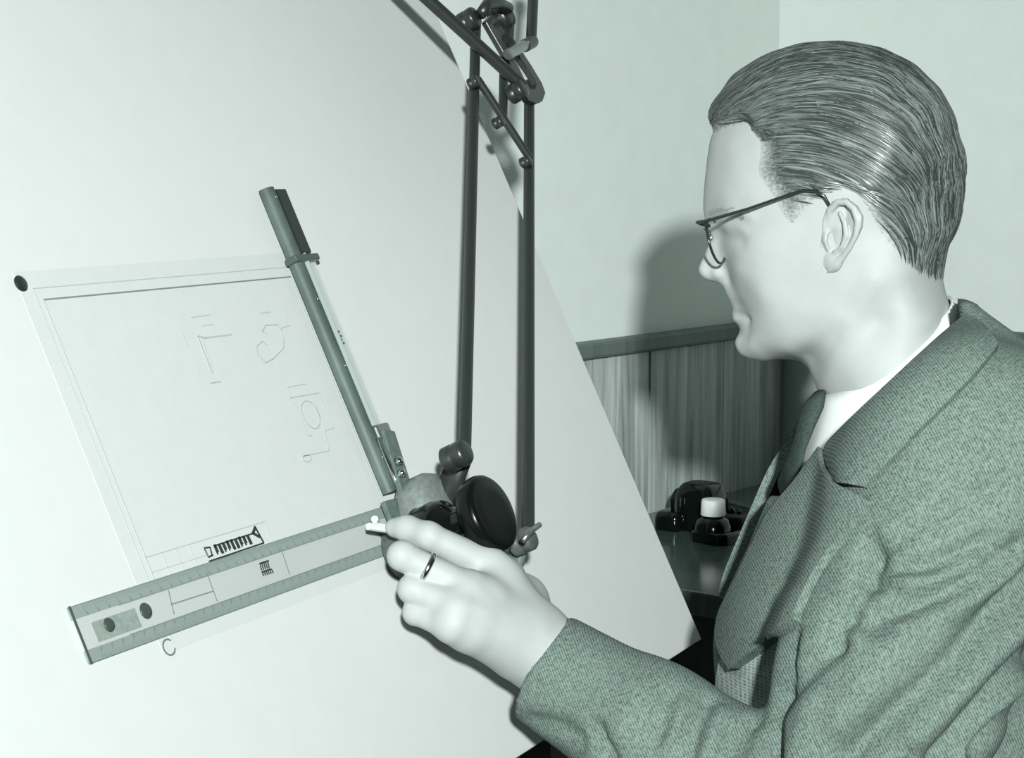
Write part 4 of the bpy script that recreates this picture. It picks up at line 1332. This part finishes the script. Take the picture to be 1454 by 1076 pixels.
# which part of the jacket is each vertex on
def cone_d(V, a, b, ra, rb):
    d = b - a; t = np.clip(((V - a) @ d) / (d @ d), 0, 1)
    return np.linalg.norm(V - a - t[:, None] * d, axis=1) - (ra + t * (rb - ra))
dU = np.minimum(cone_d(jV, SHL, ELB, .078, .062), 9); dF_ = cone_d(jV, ELB, CUFF, .060, .040)
tz = np.interp(jV[:, 2], SECZ, XF); tb_ = np.interp(jV[:, 2], SECZ, XB); th2_ = np.interp(jV[:, 2], SECZ, HB)
jxt, jyt = to_torso(jV[:, 0], jV[:, 1])
dT = ((np.abs((jxt - (tz + tb_) / 2) / ((tb_ - tz) / 2)) ** 2.25 + np.abs((jyt - YC) / th2_) ** 2.25) ** (1 / 2.25) - 1) * .12
isF = np.clip((np.minimum(dT, dU) - dF_) / .016 + .5, 0, 1)
isU = np.clip((dT - dU) / .03 + .5, 0, 1) * (1 - isF)
isT = np.clip(1 - isF - isU, 0, 1); notF = 1 - isF
jN = vnormals(jV, jF)
jx, jy, jd = proj(jV); jim = np.stack([jx, jy], 1)
front = np.clip(-(jN @ FWD) * 2.5, 0, 1)
dsp = np.zeros(len(jV))
anyp = np.ones(len(jV))
FOLDS = [
    # armhole and shoulder
    ([(1238, 781), (1253, 780), (1294, 748), (1351, 713), (1410, 692)], -.0050, 11, notF), ([(1262, 762), (1320, 722), (1380, 695)], .0030, 16, notF),
    ([(1232, 795), (1265, 809), (1308, 807), (1356, 790), (1400, 768)], -.0065, 10, notF), ([(1270, 822), (1330, 822), (1390, 798)], .0040, 14, notF),
    ([(1225, 819), (1246, 827), (1274, 840)], -.0075, 9, notF),
    ([(1454, 776), (1390, 814), (1342, 843), (1284, 865), (1240, 872)], -.0065, 12, notF), ([(1454, 806), (1390, 842), (1330, 872)], .0045, 17, isU),
    ([(1198, 872), (1236, 891), (1262, 893)], -.0045, 12, notF),
    ([(1236, 775), (1228, 800), (1224, 840), (1203, 867), (1186, 888), (1185, 915)], -.0045, 14, notF),
    ([(1185, 915), (1150, 950), (1118, 985), (1103, 1000)], -.0045, 13, notF),
    ([(1470, 815), (1414, 872), (1361, 934), (1313, 982), (1260, 1025), (1200, 1080)], -.0085, 20, isU), ([(1454, 880), (1400, 930), (1350, 985), (1300, 1040)], .0055, 22, isU),
    ([(1280, 900), (1240, 960), (1190, 1020)], .0035, 26, isU),
    ([(1470, 920), (1419, 977), (1366, 1040), (1330, 1082)], -.0080, 13, isU), ([(1470, 985), (1419, 1027), (1380, 1066)], -.0070, 11, isU),
    ([(1454, 965), (1400, 1020), (1360, 1076)], .0045, 15, isU),
    ([(1150, 1000), (1130, 1076)], .003, 20, isU),
    # forearm
    ([(952, 985), (942, 1025), (926, 1056)], -.0042, 9, isF), ([(1006, 996), (986, 1031), (974, 1078)], -.0048, 10, isF), ([(968, 1000), (955, 1050)], .0030, 10, isF),
    ([(845, 1032), (853, 1056), (868, 1080)], -.0060, 8, isF), ([(755, 1024), (796, 1031), (824, 1050)], -.0035, 9, isF),
    ([(1040, 1036), (1026, 1080)], -.0045, 9, isF), ([(1085, 1010), (1062, 1028), (1050, 1066)], -.0048, 9, isF), ([(1022, 1010), (1005, 1070)], .0030, 10, isF),
    ([(1103, 984), (1097, 1019), (1100, 1078)], -.0075, 9, anyp),
    ([(900, 980), (880, 1040)], .0015, 18, isF),
    # chest and shoulder
    ([(1330, 600), (1260, 680), (1215, 760)], .0025, 22, isT), ([(1420, 560), (1390, 640)], -.0020, 22, anyp)]
for pts_, amp, wd, reg in FOLDS:
    dsp += 1.9 * amp * np.exp(-(line_d(pts_, jim) / wd) ** 2) * reg
# waistcoat area lies deeper, under the jacket's edge
VESTP = [(1139, 884), (1112, 903), (1080, 925), (1046, 951), (1030, 940), (1014, 922), (985, 925), (975, 1010), (1100, 1014), (1112, 985), (1124, 958), (1131, 915)]
sdv = poly_sd(VESTP, jim)
inv = (sdv < 0) & (isF < .5) & (front > 0.02) & (jd < 1.48)
dsp -= .012 * np.clip(-sdv / 6.0, 0, 1) * inv
pre = relax(jV + jN * ((dsp + .012 * np.clip(-sdv / 6.0, 0, 1) * inv) * front)[:, None], jF, 2, .5)
jb0 = BVHTree.FromPolygons([Vector(p) for p in pre], [tuple(f) for f in jF.tolist()])
jV = relax(jV + jN * (dsp * front)[:, None], jF, 3, .5)
jN = vnormals(jV, jF)
jacket = fast_obj('jacket', jV, jF, M_SUIT, man)
jacket['label'] = 'grey woven suit jacket with wide lapels'
jb = BVHTree.FromPolygons([Vector(p) for p in jV], [tuple(f) for f in jF.tolist()])

_tf = jF[((isF < .35) & (isU < .9))[jF].all(1)]
jbT = BVHTree.FromPolygons([Vector(p) for p in jV], [tuple(f) for f in _tf.tolist()])
def resample(P, n):
    P = np.asarray(P, float); s_ = np.concatenate([[0], np.cumsum(np.hypot(*np.diff(P, axis=0).T))])
    t = np.linspace(0, s_[-1], n)
    return np.stack([np.interp(t, s_, P[:, 0]), np.interp(t, s_, P[:, 1])], 1)
def drape(name, A, B, nu, nv, off, m, parent, mirror=False, dmax=1.52, puff=0.0, jb=None, start=0.9):
    """a layer of cloth lying on the jacket between two outlines seen from the side"""
    A = resample(A, nu); B = resample(B, nu)
    top = np.zeros((nu, nv, 3)); und = np.zeros((nu, nv, 3))
    for i in range(nu):
        for j in range(nv):
            t = j / (nv - 1)
            p = A[i] * (1 - t) + B[i] * t
            r = ray(*p); r /= np.linalg.norm(r)
            hit = jb.ray_cast(Vector(CAM + ray(*p) * start), Vector(r), 3.0)
            if hit[0] is None or (np.array(hit[0]) - CAM) @ FWD > dmax:
                hit = jb.find_nearest(Vector(pt(p[0], p[1], 1.40)))
            c = np.array(hit[0]); nn = np.array(hit[1])
            e_ = min(1, min(i, nu - 1 - i) / 2.0 + .0)
            top[i, j] = c + nn * (off + puff * math.sin(math.pi * t))
            und[i, j] = c - nn * .004
    # smooth the lay of the cloth
    for _ in range(4):
        T = top.copy()
        T[1:-1, 1:-1] = (top[1:-1, 1:-1] * 2 + top[:-2, 1:-1] + top[2:, 1:-1] + top[1:-1, :-2] + top[1:-1, 2:]) / 6
        T[1:-1, 0] = (top[1:-1, 0] * 2 + top[:-2, 0] + top[2:, 0]) / 4
        T[1:-1, -1] = (top[1:-1, -1] * 2 + top[:-2, -1] + top[2:, -1]) / 4
        top = T
    def ids(i, j, k): return k * nu * nv + i * nv + j
    V = np.concatenate([top.reshape(-1, 3), und.reshape(-1, 3)])
    Fs = []
    for i in range(nu - 1):
        for j in range(nv - 1):
            Fs.append((ids(i, j, 0), ids(i + 1, j, 0), ids(i + 1, j + 1, 0), ids(i, j + 1, 0)))
    for i in range(nu - 1):
        Fs.append((ids(i, 0, 1), ids(i + 1, 0, 1), ids(i + 1, 0, 0), ids(i, 0, 0)))
        Fs.append((ids(i, nv - 1, 0), ids(i + 1, nv - 1, 0), ids(i + 1, nv - 1, 1), ids(i, nv - 1, 1)))
    for j in range(nv - 1):
        Fs.append((ids(0, j, 0), ids(0, j + 1, 0), ids(0, j + 1, 1), ids(0, j, 1)))
        Fs.append((ids(nu - 1, j, 1), ids(nu - 1, j + 1, 1), ids(nu - 1, j + 1, 0), ids(nu - 1, j, 0)))
    Fs = np.array(Fs)
    o = fast_obj(name, V, Fs, m, parent)
    o.data.set_sharp_from_angle(angle=math.radians(50))
    if mirror:
        Vm = V.copy(); mx_, my_ = to_torso(V[:, 0], V[:, 1]); Vm[:, 0], Vm[:, 1] = from_torso(mx_, 2 * YC - my_)
        o2 = fast_obj(name, Vm, Fs[:, ::-1], m, parent); o2.data.set_sharp_from_angle(angle=math.radians(50))
    return o
# lapel: from the roll line at the chest to its outer edge
LA = [(1172, 640), (1136, 690), (1100, 730), (1078, 775), (1052, 830), (1030, 870), (1024, 905), (1034, 935), (1046, 951)]
LB = [(1195, 691), (1218, 700), (1241, 711), (1230, 728), (1205, 762), (1181, 792), (1160, 825), (1148, 850), (1138, 872), (1137, 884)]
drape('lapel', LA, LB, 60, 26, .0065, M_SUIT, jacket, mirror=True, puff=.003, jb=jb0)
CA = [(1374, 454), (1340, 483), (1300, 520), (1240, 576), (1204, 610), (1173, 640), (1195, 688)]
CB = [(1416, 498), (1385, 536), (1350, 572), (1310, 612), (1282, 642), (1254, 673), (1233, 694)]
drape('collar', CA, CB, 46, 18, .0050, M_SUIT, jacket, mirror=True, puff=.003, jb=jb0)
VA = [(1139, 885), (1112, 899), (1080, 921), (1050, 944), (1036, 950), (1024, 934)]
VB = [(1113, 992), (1100, 1006), (1078, 1012), (1056, 1012), (1036, 1010), (1022, 1008)]
drape('waistcoat', VA, VB, 30, 24, .0012, M_VEST, man, puff=.003, jb=jbT, start=1.1)
# ---- shirt and tie
def ring3(l0, l1, b_, n=48, d=1.42, drop=None):
    a0 = pt(*l0, d); a1 = pt(*l1, d); c = (a0 + a1) / 2; ax_ = (a1 - a0) / 2
    lat = np.array([0, -1.0, 0])
    return [c + ax_ * math.cos(2 * math.pi * k / n) + lat * b_ * math.sin(2 * math.pi * k / n) for k in range(n)]
rings = [ring3((1346, 424), (1172, 562), .0610), ring3((1349, 420), (1166, 557), .0645), ring3((1360, 432), (1160, 575), .071), ring3((1376, 462), (1146, 640), .092), ring3((1390, 520), (1128, 700), .10), ring3((1395, 600), (1150, 760), .11)]
mb = MB(); n = 48
for r_ in rings: mb.v.extend([tuple(p) for p in r_])
for i in range(len(rings) - 1):
    for k in range(n):
        k2 = (k + 1) % n
        mb.f.append((i * n + k, (i + 1) * n + k, (i + 1) * n + k2, i * n + k2))
# the collar carried round the back of the neck
def arc3(l0, l1, b_, t0, t1, n=26, d=1.42):
    a0 = pt(*l0, d); a1 = pt(*l1, d); c = (a0 + a1) / 2; ax_ = (a1 - a0) / 2; lat = np.array([-TS, -TC, 0])
    return [c + ax_ * math.cos(t) + lat * b_ * math.sin(t) for t in np.linspace(t0, t1, n)]
ar = [arc3((1372, 452), (1186, 640), .084, 1.75, 4.53), arc3((1380, 428), (1180, 636), .088, 1.75, 4.53), arc3((1388, 432), (1180, 640), .092, 1.75, 4.53), arc3((1402, 462), (1180, 660), .104, 1.75, 4.53), arc3((1420, 500), (1180, 680), .120, 1.75, 4.53)]
cbk = MB(); nb = 26
for r_ in ar: cbk.v.extend([tuple(p) for p in r_])
for i in range(len(ar) - 1):
    for k in range(nb - 1): cbk.f.append((i * nb + k, (i + 1) * nb + k, (i + 1) * nb + k + 1, i * nb + k + 1))
obj('back_collar', cbk, M_SUIT, parent=jacket, smooth=True)
shirt = obj('shirt_collar', mb, M_SHIRT, parent=man, smooth=True)
shirt['label'] = 'stiff white shirt collar'
tie = obj('tie', MB().tube([pt(1163, 560, 1.41), pt(1155, 576, 1.405), pt(1146, 600, 1.405), pt(1136, 630, 1.41), pt(1126, 665, 1.415), pt(1112, 700, 1.425)], [(.010, .004), (.015, .007), (.012, .006), (.014, .004), (.018, .003), (.022, .003)], 14, flat=np.array([0, 1.0, 0])), M_TIE, parent=man, smooth=True)

# ================================================================== seated lower body, outside the frame
tg = Grid((-.10, 1.22, .05), (.56, 1.64, .72), .010)
tg.cone((.36, YC - .04, .60), (.36, YC + .04, .60), .125, .125, .05)
for s_ in (-1, 1):
    hip = np.array([.36, YC + s_ * .09, .585]); kn_ = np.array([.005, YC + s_ * .10, .575]); ank = np.array([.06, YC + s_ * .10, .12])
    tg.cone(hip, kn_, .085, .066, .03); tg.cone(kn_, ank, .064, .052, .02)
tg.F = np.maximum(tg.F, .505 - tg.ax[2][None, None, :].astype(np.float32) - 9 * (tg.ax[0][:, None, None] < .17).astype(np.float32))
tV, tF = tg.net(); tV = relax(tV, tF, 2)
fast_obj('trousers', tV, tF, M_TROU, man)
for s_ in (-1, 1):
    sg = Grid((-.20, YC + s_ * .10 - .07, -.01), (.14, YC + s_ * .10 + .07, .16), .007)
    c_ = YC + s_ * .10
    sg.cone((.06, c_, .10), (.06, c_, .055), .042, .044, .02); sg.cone((.05, c_, .045), (-.13, c_, .038), .042, .038, .03)
    sg.F = np.maximum(sg.F, .004 - sg.ax[2][None, None, :].astype(np.float32))
    sV, sF = sg.net(); fast_obj('shoe', relax(sV, sF, 2), sF, M_BLACKM, man)
# right hand resting on the thigh, a mirror image of the left
rel = handV - WR_
f_l = -fa; n_l = BN - f_l * (BN @ f_l); n_l /= np.linalg.norm(n_l); s_l = np.cross(f_l, n_l)
cc_ = np.stack([rel @ f_l, rel @ n_l, rel @ s_l], 1)
f_r = np.array([-.93, -.25, -.22]); f_r /= np.linalg.norm(f_r); n_r = UZ - f_r * f_r[2]; n_r /= np.linalg.norm(n_r); s_r = np.cross(f_r, n_r)
hr = WRR + np.array([-.035, -.008, .002]) + cc_[:, :1] * f_r + cc_[:, 1:2] * n_r - cc_[:, 2:3] * s_r
BODY_V.append(hr); BODY_F.append(handF[:, ::-1])
# one body mesh: head, neck and hands with the trunk that joins them inside the clothes
bgd = Grid((.0, 1.05, .60), (.50, 1.80, 1.16), .009)
bgd.cone((.33, YC, .66), (.315, YC, .98), .10, .10, .03); bgd.cone(pt(1285, 560, 1.42), pt(1275, 500, 1.42), .05, .048, .03)
bgd.cone((.315, YC - .12, 1.02), (.315, YC + .12, 1.02), .05, .05, .04)
bgd.cone(SHL, ELB, .042, .038, .03); bgd.cone(ELB, WR_ + fa * .03, .038, .027, .02); bgd.cone(SHR, ELR, .042, .038, .03); bgd.cone(ELR, WRR, .036, .026, .02)
bV, bF = bgd.net()
BODY_V.append(relax(bV, bF, 1)); BODY_F.append(bF)
Vb = np.concatenate(BODY_V); ofs = np.cumsum([0] + [len(v) for v in BODY_V[:-1]])
body = fast_obj('body', Vb, np.concatenate([f_ + o_ for f_, o_ in zip(BODY_F, ofs)]), M_SKIN, man)

# ---- stool
st = thing('stool', 'round wooden stool under the seated man', 'stool', (.37, YC, 0))
obj('seat', MB().lathe((.37, YC, .465), UZ, [(0, .16), (.004, .165), (.032, .165), (.038, .155), (.040, .10)], 40), M_DARKW, parent=st, smooth=True, auto=50)
for k in range(4):
    a = math.pi / 4 + k * math.pi / 2
    dv = np.array([math.cos(a), math.sin(a), 0])
    obj('leg', MB().tube([np.array([.37, YC, .47]) + dv * .11, np.array([.37, YC, 0]) + dv * .17], [.017, .015], 12), M_DARKW, parent=st, smooth=True, auto=50)
obj('foot_ring', MB().tube([np.array([.37, YC, .20]) + .146 * np.array([math.cos(a), math.sin(a), 0]) for a in np.linspace(0, 2 * math.pi, 41)[:-1]], .008, 10, closed=True), M_STEEL, parent=st, smooth=True)
